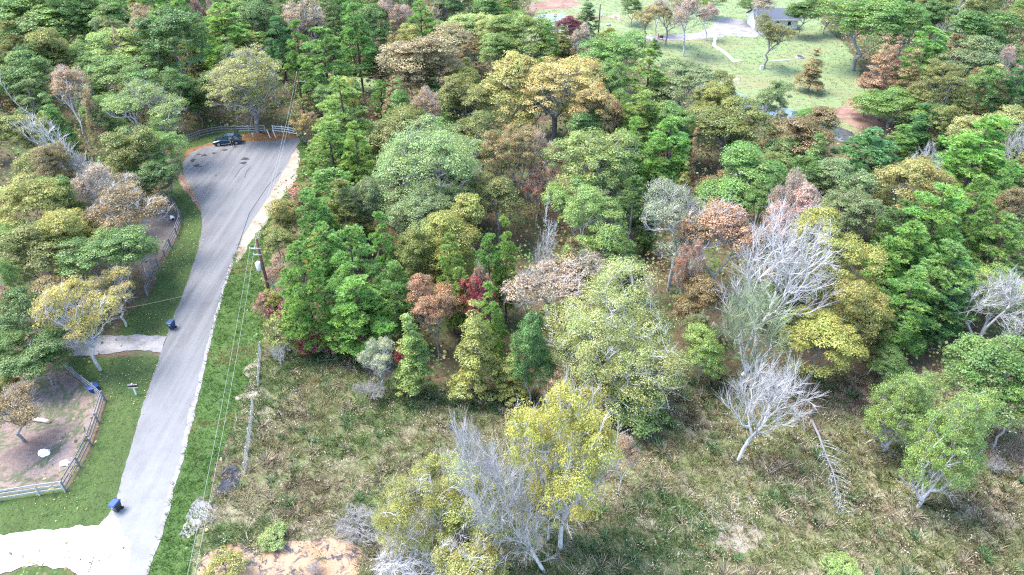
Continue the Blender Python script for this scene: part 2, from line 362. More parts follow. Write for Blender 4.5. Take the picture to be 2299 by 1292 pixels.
# ------------------------------------------------------------------ tree generators (numpy)
def fib_dirs(n): 
    v = rng.normal(size=(n, 3)); return v / np.linalg.norm(v, axis=1)[:, None]
def grow(pts, trunk, bf):
    """connect points into a branching skeleton; trunk = polyline of first nodes"""
    nodes = [np.array(p, float) for p in trunk]; par = [-1] + list(range(len(trunk) - 1)); path = [0.0]
    for i in range(1, len(trunk)): path.append(path[-1] + np.linalg.norm(nodes[i] - nodes[i - 1]) * 0.5)
    start = max(0, len(trunk) - 3)
    N0 = len(pts); best = np.full(N0, 1e9); bp = np.zeros(N0, int)
    def upd(i):
        d = np.linalg.norm(pts - nodes[i], axis=1)
        # branches grow up and out: penalise growing downwards
        d = d + np.maximum(0, nodes[i][2] - pts[:, 2]) * 0.9
        c = d + bf * path[i]; mk = c < best; best[mk] = c[mk]; bp[mk] = i
    for i in range(start, len(nodes)): upd(i)
    done = np.zeros(N0, bool)
    for _ in range(N0):
        j = int(np.argmin(np.where(done, 1e9, best))); done[j] = True
        k = bp[j]; nodes.append(pts[j].copy()); par.append(k)
        path.append(path[k] + np.linalg.norm(pts[j] - nodes[k])); upd(len(nodes) - 1)
    nodes = np.array(nodes); par = np.array(par); nt0 = len(trunk)
    for _ in range(2):                                  # even out the kinks so limbs run in long curves
        cs = np.zeros_like(nodes); cn = np.zeros(len(nodes)); np.add.at(cs, par[1:], nodes[1:]); np.add.at(cn, par[1:], 1)
        mk = cn > 0; mk[:nt0] = False; i = np.where(mk)[0]
        nodes[i] = .4 * nodes[i] + .3 * nodes[par[i]] + .3 * cs[i] / cn[i][:, None]
    return nodes, par
def radii(par, r0, e):
    n = len(par); a = np.zeros(n); ch = np.zeros(n, int)
    for i in range(n - 1, 0, -1):
        if ch[i] == 0: a[i] = r0 ** e
        a[par[i]] += a[i]; ch[par[i]] += 1
    if a[0] == 0: a[0] = r0 ** e
    return a ** (1 / e), ch
def prisms(A, B, ra, rb, k):
    """tapered k-sided prisms for all segments"""
    D = B - A; ln = np.linalg.norm(D, axis=1)[:, None] + 1e-6; D = D / ln
    up = np.where(np.abs(D[:, 2:3]) < .9, np.array([[0, 0, 1.]]), np.array([[1., 0, 0]]))
    X = np.cross(D, up); X /= np.linalg.norm(X, axis=1)[:, None]; Y = np.cross(X, D); n = len(A)
    V = np.zeros((n, 2 * k, 3))
    for i in range(k):
        t = 2 * math.pi * i / k; o = X * math.cos(t) + Y * math.sin(t)
        V[:, i] = A + o * ra[:, None]; V[:, k + i] = B + o * rb[:, None]
    base = (np.arange(n) * 2 * k)[:, None]; Fs = []
    for i in range(k):
        j = (i + 1) % k; Fs.append(np.hstack([base + i, base + j, base + k + j, base + k + i]))
    return V.reshape(-1, 3), np.vstack(Fs)
def join(parts):
    vs, fs, o = [], [], 0
    for v, f in parts:
        if len(v) == 0: continue
        vs.append(v); fs.append(f + o); o += len(v)
    return np.vstack(vs), np.vstack(fs)
def leaves(C, Nrm, size, jit=0.7, aspect=1.0, fold=True):
    """leaf quads at centres C facing about Nrm"""
    n = len(C); Nv = Nrm + rng.normal(size=(n, 3)) * jit; Nv /= np.linalg.norm(Nv, axis=1)[:, None]
    a = rng.normal(size=(n, 3)); X = np.cross(Nv, a); X /= np.linalg.norm(X, axis=1)[:, None]; Y = np.cross(Nv, X)
    s = (size * rng.uniform(.6, 1.3, n))[:, None]; V = np.zeros((n, 4, 3))
    V[:, 0] = C - Y * s * .5 * aspect; V[:, 1] = C + X * s * .42; V[:, 2] = C + Y * s * .6 * aspect; V[:, 3] = C - X * s * .42
    if fold: V[:, 1] += Nv * s * .12; V[:, 3] += Nv * s * .12
    return V.reshape(-1, 3), np.arange(4 * n).reshape(n, 4)
def skel_meshes(nodes, par, r, ch, thick, twig=0, twl=0.6, twr=0.012, center=None, upb=0.5):
    idx = np.arange(1, len(nodes)); A = nodes[par[idx]]; B = nodes[idx]
    ra = np.minimum(r[par[idx]], r[idx] * 1.35); rb = r[idx].copy()
    big = rb > thick
    tparts = [prisms(A[big], B[big], ra[big], rb[big], 7)] if big.any() else []
    bparts = [prisms(A[~big], B[~big], ra[~big], rb[~big] * .8, 3)]
    if twig:
        sel = np.where(r < thick)[0]; sel = sel[sel > 0]; S = np.repeat(sel, twig)
        D = nodes[S] - nodes[par[S]]; D /= (np.linalg.norm(D, axis=1)[:, None] + 1e-6)
        d = D + rng.normal(size=D.shape) * .42; d[:, 2] += upb * .35; d /= np.linalg.norm(d, axis=1)[:, None]
        P = nodes[par[S]] + (nodes[S] - nodes[par[S]]) * rng.uniform(.2, 1, len(S))[:, None]
        L = (twl * rng.uniform(.5, 1.4, len(S)))[:, None]
        bparts.append(prisms(P, P + d * L, np.full(len(S), twr), np.full(len(S), twr * .3), 3))
    return (join(tparts) if tparts else None), join(bparts)
def lobes_points(lobes, n, shell=0.5, zmin=None):
    """points inside a union of ellipsoids: lobes rows = cx cy cz rx ry rz"""
    lob = np.array(lobes, float); vol = lob[:, 3] * lob[:, 4] * lob[:, 5]
    k = rng.choice(len(lob), n, p=vol / vol.sum()); d = fib_dirs(n)
    rr = rng.uniform(0, 1, n) ** (1 / 3); rr = shell + (1 - shell) * rr
    return lob[k, :3] + d * lob[k, 3:] * rr[:, None]
def crown_lobes(shape, h, w_, cb):
    """crown occupying z from cb to h, width w_"""
    Rr = w_ / 2; hc = h - cb; L = []
    if shape == 'round':
        L.append((0, 0, cb + hc * .5, Rr * .7, Rr * .7, hc * .4))
        for i in range(10):
            t = i * .628 + random.uniform(-.4, .4); q = random.uniform(.42, .74); a = random.uniform(.28, .48) * (1.25 - .5 * q)
            L.append((math.cos(t) * Rr * q, math.sin(t) * Rr * q, cb + hc * random.uniform(.24, .76), Rr * a, Rr * a, hc * a * random.uniform(.55, .8)))
        L.append((random.uniform(-.2, .2) * Rr, random.uniform(-.2, .2) * Rr, cb + hc * .75, Rr * .45, Rr * .45, hc * .25))
    elif shape == 'irregular':
        for i in range(8):
            t = i * .8 + random.uniform(-.5, .5); q = random.uniform(.2, .68); zz = random.uniform(.25, .8)
            L.append((math.cos(t) * Rr * q, math.sin(t) * Rr * q, cb + hc * zz, Rr * random.uniform(.26, .46), Rr * random.uniform(.26, .46), hc * random.uniform(.16, .26)))
    elif shape == 'cone':
        for i in range(7):
            f = i / 6.; r_ = Rr * (1 - f * .82)
            for k in range(3 if f < .7 else 1):
                t = random.uniform(0, 6.28); q = .45 if f < .7 else .05
                L.append((math.cos(t) * r_ * q, math.sin(t) * r_ * q, cb + hc * (.1 + .82 * f), r_ * .6, r_ * .6, hc * .13))
    elif shape == 'vase':
        for i in range(10):
            t = i * .63 + random.uniform(-.3, .3); q = random.uniform(.5, .72) if i % 3 else random.uniform(.05, .35)
            L.append((math.cos(t) * Rr * q, math.sin(t) * Rr * q, cb + hc * (.72 - .3 * q + random.uniform(-.08, .12)), Rr * .33, Rr * .33, hc * .22))
    return L
def leaf_puffs(lobes, npuff, pr, per, size, rad=(.78, 1.02)):
    lob = np.array(lobes, float); area = (lob[:, 3] * lob[:, 5]); k = rng.choice(len(lob), npuff, p=area / area.sum())
    d = fib_dirs(npuff); d[:, 2] = np.where(d[:, 2] < -.35, -d[:, 2], d[:, 2])
    C = lob[k, :3] + d * lob[k, 3:] * rng.uniform(rad[0], rad[1], npuff)[:, None]
    # throw away puffs deep inside another lobe
    keep = np.ones(npuff, bool)
    for L in lob:
        q = np.linalg.norm((C - L[:3]) / L[3:], axis=1); keep &= q > rad[0] - .16
    C = C[keep]; d = d[keep]; n = len(C)
    pv = rng.uniform(0, 1, n); rr = pr * rng.uniform(.6, 1.35, n)
    I = np.repeat(np.arange(n), per); u = fib_dirs(len(I)); u[:, 2] = np.abs(u[:, 2]) * .9 - .15
    P = C[I] + (u + d[I] * .25) * rr[I][:, None] * np.array([1, 1, .72]) * rng.uniform(.55, 1.05, len(I))[:, None]
    nr = u + d[I] * .4; nr[:, 2] += .35
    v, f = leaves(P, nr, size, .55)
    var = np.clip(.5 * pv[I] + .5 * rng.uniform(0, 1, len(I)), 0, 1)
    return v, f, var
def make_broad(name, shape, h, w_, cbf, npts, npuff, pr, per, lsize, bf=.35, twig=0, r0=.022, trunk_r=None, lean=(0, 0), rad=(.78, 1.02), out=.15, twl=.6, twr=.012):
    cb = h * cbf; lobes = crown_lobes(shape, h, w_, cb)
    pts = lobes_points(lobes, npts, out); zt = cb * 1.05
    tr = [(lean[0] * t * t, lean[1] * t * t, zt * t) for t in (0, .35, .7, 1)]
    tr = [(x + random.uniform(-.12, .12) * i, y + random.uniform(-.12, .12) * i, z) for i, (x, y, z) in enumerate(tr)]
    nodes, par = grow(pts, tr, bf); r, ch = radii(par, r0, 2.4)
    t_, b_ = skel_meshes(nodes, par, r, ch, .055, twig, twl, twr)
    wood = join([x for x in (t_, b_) if x is not None])
    tm = mesh_from(name + '_trunk', wood[0], wood[1], BARK, smooth=False)
    if npuff == 0: return tm, None, h, w_
    v, f, var = leaf_puffs(lobes, npuff, pr, per, lsize, rad)
    return tm, mesh_from(name + '_crown', v, f, LEAF, var=var), h, w_
def make_bare(name, shape, h, w_, cbf, npts, bf=.3, twig=4, r0=.02, twl=.7, lean=(0, 0), thick=.06):
    cb = h * cbf; lobes = crown_lobes(shape, h, w_, cb); pts = lobes_points(lobes, npts, .1)
    tr = [(lean[0] * cb / h * t, lean[1] * cb / h * t, cb * 1.05 * t) for t in (0, .4, .75, 1)]
    tr = [(x + random.uniform(-.15, .15) * i, y + random.uniform(-.15, .15) * i, z) for i, (x, y, z) in enumerate(tr)]
    pts[:, 0] += lean[0] * pts[:, 2] / h; pts[:, 1] += lean[1] * pts[:, 2] / h
    nodes, par = grow(pts, tr, bf); r, ch = radii(par, r0, 2.45)
    t_, b_ = skel_meshes(nodes, par, r, ch, thick, twig, twl, .017)
    tm = mesh_from(name + '_trunk', t_[0], t_[1], BARK); bm_ = mesh_from(name + '_branches', b_[0], b_[1], BARK)
    return tm, bm_, h, w_
def make_pine(name, h, w_, cbf, tiers, open_=0.0, tuft=.5):
    """rounded masses of needle tufts carried on rising branches round a straight trunk"""
    cb = h * cbf; Rr = w_ / 2; L = []; hc = h - cb
    for i in range(tiers):
        f = (i + .5) / tiers; pr = Rr * ((.72 + .9 * f) if f < .3 else max(.2, 1 - ((f - .3) / .78) ** 1.5)); nb = 5 if f < .55 else (4 if f < .8 else 2); ph = random.uniform(0, 6.28)
        for k in range(nb):
            if random.random() < open_: continue
            t = ph + 6.283 * k / nb + random.uniform(-.4, .4); q = pr * random.uniform(.5, .8); rl = Rr * random.uniform(.22, .4) * (1.1 - .4 * f)
            L.append((math.cos(t) * q, math.sin(t) * q, cb + hc * min(.97, f + random.uniform(-.05, .05)) , rl, rl, rl * random.uniform(.6, .85)))
    L.append((0, 0, h - Rr * .22, Rr * .2, Rr * .2, Rr * .24)); lob = np.array(L)
    pts = []
    for l in L:
        c = np.array(l[:3]); pts.append(c * np.array([.45, .45, 1]) - np.array([0, 0, l[3] * .4])); pts.append(c * np.array([.8, .8, 1]) - np.array([0, 0, l[3] * .25]))
        for _ in range(4): pts.append(c + fib_dirs(1)[0] * l[3] * .8)
    tr = [(random.uniform(-.1, .1), random.uniform(-.1, .1), h * t) for t in (0, .2, .35, .5, .62, .74, .85, .95)]
    nodes = [np.array(p, float) for p in tr]; par = [-1] + list(range(7)); base_n = 8
    for p in pts:
        zt = p[2] - .25 * math.hypot(p[0], p[1]); k = int(np.argmin([abs(n[2] - zt) for n in nodes[:8]]))
        if len(nodes) > base_n:
            A = np.array(nodes[base_n:]); d = np.linalg.norm(A - p, axis=1) + .2 * np.maximum(0, A[:, 2] - p[2]); m_ = int(np.argmin(d))
            if d[m_] < math.hypot(p[0], p[1]) * .8: k = m_ + base_n
        nodes.append(np.array(p)); par.append(k)
    nodes = np.array(nodes); par = np.array(par); r, ch = radii(par, .02, 2.3); r[:8] = np.linspace(.24, .05, 8)
    t_, b_ = skel_meshes(nodes, par, r, ch, .05, 0); wood = join([x for x in (t_, b_) if x is not None])
    T = []
    for l in L:
        n = max(10, int(l[3] ** 1.6 * 34)); d = fib_dirs(n); d[:, 2] = np.where(d[:, 2] < -.2, -d[:, 2], d[:, 2]); T.append(np.array(l[:3]) + d * np.array(l[3:]) * rng.uniform(.7, 1.08, n)[:, None])
    T = np.vstack(T); nt_ = len(T); per = 22; I = np.repeat(np.arange(nt_), per)
    d = fib_dirs(len(I)); d[:, 2] = np.abs(d[:, 2]) - .2; d /= np.linalg.norm(d, axis=1)[:, None]
    s = (tuft * rng.uniform(.55, 1.1, nt_))[I][:, None] * rng.uniform(.75, 1.1, len(I))[:, None]
    X = np.cross(d, rng.normal(size=d.shape)); X /= np.linalg.norm(X, axis=1)[:, None]
    V = np.zeros((len(I), 3, 3)); V[:, 0] = T[I] + X * s * .15 + d * s * .1; V[:, 1] = T[I] - X * s * .15 + d * s * .1; V[:, 2] = T[I] + d * s
    var = np.clip(.6 * rng.uniform(0, 1, nt_)[I] + .4 * rng.uniform(0, 1, len(I)), 0, 1)
    cm = mesh_from(name + '_crown', V.reshape(-1, 3), np.arange(3 * len(I)).reshape(-1, 3), LEAF, var=var)
    return mesh_from(name + '_trunk', wood[0], wood[1], BARK), cm, h, w_

PROTO = {}
PROTO['O'] = [make_broad('broadleaf', 'round' if i % 2 == 0 else 'irregular', 16, 9, .2, 200, 240, .9, 140, .19) for i in range(6)]      # dense broadleaf
PROTO['Q'] = [make_broad('feathery', 'round' if i % 2 else 'irregular', 16, 9, .22, 300, 300, .75, 110, .16, twig=2, rad=(.7, 1.0), out=.35, r0=.024) for i in range(5)]   # fine leaved with limbs showing
PROTO['H'] = [make_broad('thin', 'vase' if i % 2 else 'irregular', 15, 9, .24, 420, 230, .7, 75, .15, twig=4, r0=.024, rad=(.5, .88), out=.45, twl=.85, twr=.017) for i in range(5)]   # half bare
PROTO['C'] = [make_broad('conical', 'cone', 14, 5, .08, 200, 230, .55, 100, .16, twig=1, r0=.018) for i in range(4)]
PROTO['P'] = [make_pine('pine', 19, 8, .25 if i % 2 else .12, 8 + i % 3, .1, .5) for i in range(6)]
PROTO['K'] = [make_pine('young_pine', 9, 4.6, .04, 7, .0, .34) for i in range(3)]
PROTO['B'] = [make_bare('bare', ('vase', 'irregular', 'cone', 'round')[i], 14, 8, .22, 320, .42, twig=6, r0=.024, twl=.9) for i in range(4)]
PROTO['S'] = [make_broad('shrub', 'round', 4, 4.2, .1, 120, 90, .5, 60, .15) for i in range(4)]

NAMES = {'O': ('broadleaf_tree', 'tree'), 'Q': ('broadleaf_tree', 'tree'), 'H': ('thinning_tree', 'tree'), 'C': ('conical_tree', 'tree'), 'P': ('pine_tree', 'pine tree'),
         'K': ('young_pine', 'pine tree'), 'B': ('bare_tree', 'bare tree'), 'S': ('shrub', 'shrub')}
DEFH = {'O': 15, 'Q': 15, 'H': 14, 'C': 12, 'P': 18, 'K': 8, 'B': 13, 'S': 3}
CF = {'O': .7, 'Q': .72, 'H': .7, 'C': .88, 'P': .72, 'K': .94, 'B': .7, 'S': .9}
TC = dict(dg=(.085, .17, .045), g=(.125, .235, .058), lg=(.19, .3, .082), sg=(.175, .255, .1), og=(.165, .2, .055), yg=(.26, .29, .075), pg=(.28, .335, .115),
          y=(.37, .36, .09), go=(.32, .3, .1), tn=(.31, .26, .14), cr=(.34, .285, .19), orr=(.34, .25, .13), ru=(.28, .17, .1), rd=(.29, .07, .06), mr=(.17, .05, .045),
          sm=(.37, .25, .15), pk=(.33, .24, .17), ob=(.22, .19, .08), bp=(.15, .31, .068), p=(.13, .275, .065), dp=(.065, .18, .055), bg=(.085, .225, .075), lp=(.2, .34, .08), gw=(.26, .31, .19))
BK = dict(w=(.41, .4, .4), g=(.22, .21, .21), b=(.1, .075, .065), p=(.26, .25, .25))
placed = []
counter = {}
def place_tree(kind, cx, cy, wpx, hpx, ck, label, ht=None, base=None, bark=None, group=None, mesh=None):
    """crown centre, width and height as seen, or the trunk foot when it is in view (base)"""
    nm, cat = NAMES[kind]
    i = counter.get(kind, 0); counter[kind] = i + 1
    tm, cm, ph, pw = mesh if mesh else PROTO[kind][i % len(PROTO[kind])]
    if base:
        P = at(*base); top = z_of((P.x, P.y - .12 * wpx / ppm(*base)), cy - hpx / 2); ht = top
        wid = wpx / ppm(cx, cy, ht * .65)
    else:
        ht0 = ht or DEFH[kind]; ht = ht0; z = ht * (1 - CF[kind] / 2)
        for _ in range(4):
            k = ppm(cx, cy, z); wid = wpx / k; v = math.atan((cy - CY) / F) + PITCH
            chh = math.sqrt(max((hpx / k) ** 2 - (wid * math.sin(v)) ** 2 * .8, (.5 * wid) ** 2)) / math.cos(v)
            ht = min(ht0, max(.84 * ht0, chh / CF[kind])); chh = min(chh, ht * .95); z = ht - chh / 2
        P = at(cx, cy, z); P.z = 0
    o = empty(nm, (P.x, P.y, 0), random.uniform(0, 6.28) if not mesh else 0)
    s = wid / pw * (1.15 if kind in 'OQ' else 1.2 if kind == 'P' else 1.1 if kind in 'HKC' else 1.05); o.scale = (s, s, ht / ph)
    tag(o, label, cat, group)
    bcol = BK[bark] if bark else (BK['w'] if kind in 'HB' else BK['p'] if kind in 'QC' else BK['b'] if kind in 'PK' else BK['g'])
    link('trunk', tm, o, bcol)
    if cm:
        if kind == 'B': link('branches', cm, o, TC.get(ck, bcol) if ck else bcol)
        else:
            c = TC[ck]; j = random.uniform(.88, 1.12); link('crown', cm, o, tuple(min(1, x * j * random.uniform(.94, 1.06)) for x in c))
    placed.append((P.x, P.y, wid / 2, ht)); return o

# ------------------------------------------------------------------ large single trees that have a shape of their own
hero_spread = make_broad('spreading', 'round', 13, 14, .04, 1200, 700, .85, 110, .115, bf=.22, twig=3, r0=.026, rad=(.6, 1.0), out=.45, twl=.85, twr=.017)
hero_yellow = make_broad('yellow', 'round', 13, 11, .26, 650, 420, .7, 110, .115, bf=.3, twig=4, r0=.024, rad=(.5, .88), out=.45, twl=.85, twr=.017)
hero_olive = make_broad('olive', 'round', 11, 11, .08, 650, 400, .75, 110, .11, bf=.25, twig=4, r0=.028, rad=(.5, .88), out=.45, twl=.85, twr=.017)
hero_bare1 = make_bare('limbs', 'round', 17, 13, .2, 620, .42, 6, .029, 1.2)
hero_bare2 = make_bare('limbs', 'round', 12, 10, .15, 520, .4, 6, .027, 1.1)
hero_bare3 = make_bare('limbs', 'round', 11, 10, .3, 400, .4, 6, .026, 1.1, lean=(2.0, 0))
hero_bare4 = make_bare('limbs', 'round', 12, 9, .2, 600, .5, 6, .02, 1.2, lean=(-8.5, 0))
hero_bare5 = make_bare('limbs', 'vase', 12, 13, .1, 480, .45, 6, .028, 1.1)
hero_lean = make_bare('limbs', 'cone', 15, 9, .12, 520, .5, 6, .024, .9, lean=(-6.5, 1))
hero_pale = make_broad('pale', 'round', 15, 12, .15, 800, 460, .8, 80, .15, bf=.25, twig=4, r0=.026, rad=(.6, .95), out=.45, twl=.85, twr=.016)
hero_limb = make_broad('limbed', 'irregular', 15, 12, .35, 600, 300, .8, 70, .15, bf=.25, twig=4, r0=.034, rad=(.5, .88), out=.45, twl=.85, twr=.017)
hero_birch = make_broad('birchy', 'round', 13, 8, .08, 500, 420, .7, 140, .11, bf=.4, twig=3, r0=.024, rad=(.6, 1.0), out=.35)
hero_gold = make_broad('golden', 'round', 17, 12, .35, 700, 300, .85, 110, .18, bf=.3, twig=2, r0=.03)
hero_sage = make_broad('sage', 'round', 16, 14, .18, 800, 560, .85, 100, .15, bf=.25, twig=3, r0=.03, rad=(.66, .97), out=.4)
hero_yg = make_broad('leafy', 'irregular', 18, 11, .15, 400, 320, .8, 130, .18, bf=.3)
T = place_tree
# bottom, nearest
T('B', 1135, 1060, 185, 140, None, 'blue-white leafless tree with drooping twigs, left of the bright yellow tree', base=(1222, 1285), mesh=hero_bare4)
T('H', 1295, 1000, 255, 190, 'y', 'bright yellow autumn tree with white limbs in the middle of the meadow', base=(1258, 1235), mesh=hero_yellow)
T('H', 1385, 1035, 70, 110, 'orr', 'slim orange-leaved tree with a pale trunk at the right edge of the yellow tree', base=(1388, 1108))
T('H', 1235, 1130, 130, 130, 'og', 'low olive-leaved tree in front of the bright yellow tree', ht=8)
T('H', 945, 1150, 220, 200, 'yg', 'spreading olive-yellow tree with white twigs above the muddy hollow', ht=9, mesh=hero_olive)
T('H', 1090, 1170, 180, 210, 'yg', 'tawny olive tree below the blue-white leafless tree', ht=9.5)
T('H', 985, 1065, 130, 90, 'yg', 'yellow-topped thinning tree behind the spreading olive-yellow tree', ht=9)
T('B', 905, 1260, 190, 90, None, 'pale bare branches reaching over the right end of the muddy hollow', ht=5)
T('H', 1060, 1290, 200, 90, 'yg', 'olive tree cut by the bottom edge of the photo beside the twin white trunks', ht=8)
T('B', 1690, 920, 200, 170, None, 'white leafless tree with a bent trunk standing alone in the meadow', base=(1655, 1040), mesh=hero_bare3)
T('B', 1680, 755, 190, 210, 'gw', 'twisted silvery leafless tree with curling limbs between the two other white trees', base=(1664, 868), mesh=hero_bare2)
T('B', 1715, 610, 270, 260, None, 'largest white leafless tree, wide fans of bare limbs beside the yellow-green tree', base=(1690, 800), mesh=hero_bare1)
T('B', 2215, 710, 230, 170, None, 'white many-limbed leafless tree at the right edge of the photo', base=(2185, 790), mesh=hero_bare5)
T('H', 1380, 770, 330, 290, 'pg', 'huge spreading pale green tree with radiating white limbs in the centre of the clearing edge', ht=12, mesh=hero_spread)
T('O', 1868, 585, 190, 210, 'yg', 'large yellow-green leafy tree right of the largest white leafless tree', ht=17, mesh=hero_yg)
T('O', 1925, 700, 120, 160, 'yg', 'yellow-green tree with a few orange sprays below the large yellow-green one', ht=12)
T('O', 1835, 790, 160, 170, 'yg', 'lower bushy yellow-green tree at the edge of the brown clearing', ht=9)
T('Q', 2045, 880, 130, 130, 'lg', 'fine-leaved light green tree at the near right, upper one of the pair', ht=12, mesh=hero_birch)
T('Q', 2080, 1010, 150, 270, 'lg', 'fine-leaved green tree with white birch-like trunks standing in the brown grass', base=(2060, 1140), mesh=hero_birch, bark='w')
T('Q', 2215, 850, 200, 190, 'g', 'grey-green feathery tree below the white many-limbed tree', ht=11)
T('Q', 2290, 900, 120, 150, 'g', 'feathery green tree cut by the right edge above the brown patch', ht=10)
# centre row along the clearing
T('Q', 975, 672, 115, 170, 'orr', 'cream-orange autumn tree on tall thin stems in front of the pines', ht=12)
T('C', 930, 800, 95, 160, 'lg', 'light green slender tree left of the cream-orange tree', base=(935, 890))
T('C', 1072, 790, 115, 190, 'yg', 'bright yellow-green bushy tree below the light green pine', base=(1070, 890))
T('P', 1100, 690, 70, 110, 'lp', 'light green young pine rising from the yellow-green bushy tree', ht=13)
T('O', 1192, 800, 100, 170, 'dg', 'dark green leafy tree left of the huge spreading pale tree', ht=11)
T('C', 1148, 845, 85, 110, 'yg', 'yellow-olive low tree at the clearing edge', base=(1155, 895))
T('H', 1075, 610, 50, 50, 'orr', 'salmon-orange tree top above the crimson one', ht=13)
T('O', 1070, 662, 70, 80, 'rd', 'crimson-leaved tree among the pines', ht=11)
T('H', 1240, 640, 210, 140, 'cr', 'wide cream-tan tree losing its leaves behind the huge spreading tree', ht=13)
T('B', 1230, 485, 85, 120, None, 'pale grey leafless tree on a tall dark trunk in the middle of the wood', ht=19)
T('Q', 1333, 520, 150, 190, 'lg', 'big fresh green leafy tree in the middle of the wood', ht=16)
T('H', 1465, 515, 170, 150, 'gw', 'pale green tree with white forked limbs and tall straight white trunk', base=(1500, 655), mesh=hero_limb)
T('H', 1620, 495, 190, 120, 'sm', 'salmon-brown tree with white limbs behind the largest white leafless tree', ht=16)
T('H', 1560, 565, 80, 80, 'ru', 'small rusty brown tree left of the largest white leafless tree', ht=14)
T('O', 1568, 665, 100, 120, 'ob', 'golden brown leafy tree right of the huge spreading tree', ht=10)
T('O', 1580, 795, 85, 110, 'lg', 'fresh green low tree between the huge spreading tree and the curling white one', ht=7)
T('H', 1570, 735, 80, 80, 'og', 'thin olive tree in the dark gap right of the huge spreading tree', ht=8)
T('S', 1440, 925, 130, 90, 'lg', 'light green leafy bush under the right side of the huge spreading tree')
T('S', 1350, 900, 90, 60, 'ru', 'rust-red bush at the foot of the huge spreading tree')
T('S', 1255, 845, 70, 60, 'pk', 'pinkish brown bush on the left under the huge spreading tree')
T('C', 1395, 850, 130, 130, 'pg', 'pale leafy lower tree under the middle of the huge spreading tree', ht=8)
# road side of the centre wood
T('O', 640, 490, 80, 110, 'yg', 'yellow-olive tree nearest the sandy road edge', ht=10)
T('O', 625, 555, 80, 90, 'og', 'dark olive tree beside the near utility pole', ht=8)
T('P', 705, 490, 95, 120, 'p', 'deep green pine behind the yellow-olive roadside tree', ht=14)
T('P', 685, 640, 115, 190, 'bp', 'tall bright pine nearest the roadside grass', ht=14)
T('P', 790, 585, 125, 150, 'bp', 'broad bright pine in the middle of the pine group', ht=16)
T('P', 805, 680, 135, 130, 'bp', 'bushy pine at the front of the pine group', ht=12)
T('P', 888, 650, 100, 130, 'p', 'pine between the front pine and the cream-orange tree', ht=13)
T('P', 858, 525, 75, 95, 'bp', 'small-topped pine left of the olive wood', ht=15)
T('P', 735, 560, 90, 120, 'p', 'shadowed pine between the two tallest roadside pines', ht=13)
T('H', 620, 622, 65, 80, 'orr', 'orange-tan tree beside the near utility pole foot', ht=7)
T('S', 602, 690, 60, 70, 'ru', 'rusty brown bush on the roadside grass edge', ht=4)
T('S', 622, 685, 50, 70, 'yg', 'yellow-olive bush in front of the rusty brown bush', ht=5)
T('S', 655, 705, 90, 60, 'mr', 'maroon bush at the foot of the tall roadside pine', ht=4)
T('S', 715, 765, 85, 40, 'rd', 'bright crimson bush on the near edge of the pine group', ht=3)
T('S', 640, 748, 100, 90, 'og', 'round olive bush at the corner of the rough meadow', ht=5)
T('S', 770, 760, 80, 45, 'ru', 'brown leafy bush right of the crimson bush', ht=3)
T('S', 830, 745, 60, 50, 'y', 'yellowish bush under the front pine', ht=3)
T('B', 626, 800, 34, 60, None, 'small bluish white bare sapling near the old wire fence', ht=3.5)
T('H', 852, 815, 80, 120, 'gw', 'pale feathery sapling with white twigs at the meadow edge', ht=7)
T('B', 832, 880, 80, 60, None, 'grey tangle of dead twigs at the top of the meadow', ht=2.5, bark='g')
T('S', 905, 800, 45, 60, 'rd', 'small red-leaved bush left of the light green slender tree', ht=4)
T('O', 1015, 520, 140, 120, 'yg', 'olive-green tree above the cream-orange tree', ht=15)
T('O', 930, 570, 95, 110, 'og', 'olive round tree behind the front pines', ht=12)
T('P', 1010, 585, 75, 120, 'lp', 'slender light pine above the cream-orange tree', ht=15)
T('P', 1035, 640, 55, 80, 'lp', 'narrow light pine beside the crimson tree', ht=12)
T('P', 1135, 530, 60, 80, 'lp', 'small light pine top beside the grey leafless tree', ht=16)
T('P', 1098, 575, 70, 100, 'bp', 'green pine left of the small light pine top', ht=14)
# upper centre
T('Q', 960, 370, 270, 200, 'sg', 'very large sage green round tree with silvery limbs', ht=17, mesh=hero_sage)
T('Q', 815, 445, 90, 90, 'sg', 'sage green tree with a dangling white limb left of the large sage tree', ht=13)
T('Q', 950, 455, 140, 90, 'sg', 'lower sage green tree under the very large one', ht=13)
T('P', 770, 245, 145, 130, 'lp', 'big light green pine right of the turning circle', ht=18)
T('P', 745, 345, 120, 140, 'bp', 'dense pine right of the turning circle, below the big light one', ht=15)
T('P', 800, 330, 80, 110, 'lp', 'narrow light pine between the dense pine and the large sage tree', ht=16)
T('P', 745, 425, 130, 100, 'p', 'dark green pine right of the sandy shoulder', ht=12)
T('O', 895, 278, 130, 100, 'og', 'olive leafy tree above the very large sage tree', ht=15)
T('H', 962, 232, 90, 90, 'tn', 'tan-orange thinning tree left of the olive wood', ht=16)
T('Q', 1050, 205, 130, 130, 'og', 'olive-yellow tree with white forks left of the golden trees', ht=17)
T('Q', 1075, 290, 130, 90, 'og', 'olive tree with a thick forked grey limb below the golden trees', ht=14)
T('O', 1150, 190, 140, 120, 'go', 'left of the three golden-leaved trees', ht=18)
T('O', 1245, 205, 200, 150, 'go', 'middle and largest of the three golden-leaved trees', ht=18, mesh=hero_gold)
T('O', 1335, 235, 110, 90, 'go', 'golden-leaved tree with an orange right tip', ht=16)
T('S', 1380, 245, 28, 26, 'orr', 'orange-red leafy tip beside the golden trees', ht=13)
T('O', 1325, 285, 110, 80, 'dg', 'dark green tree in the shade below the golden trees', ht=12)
T('Q', 1145, 365, 110, 160, 'ob', 'olive-brown tree right of the very large sage tree', ht=14)
T('Q', 1120, 440, 110, 100, 'og', 'brownish olive tree below the olive-brown one', ht=12)
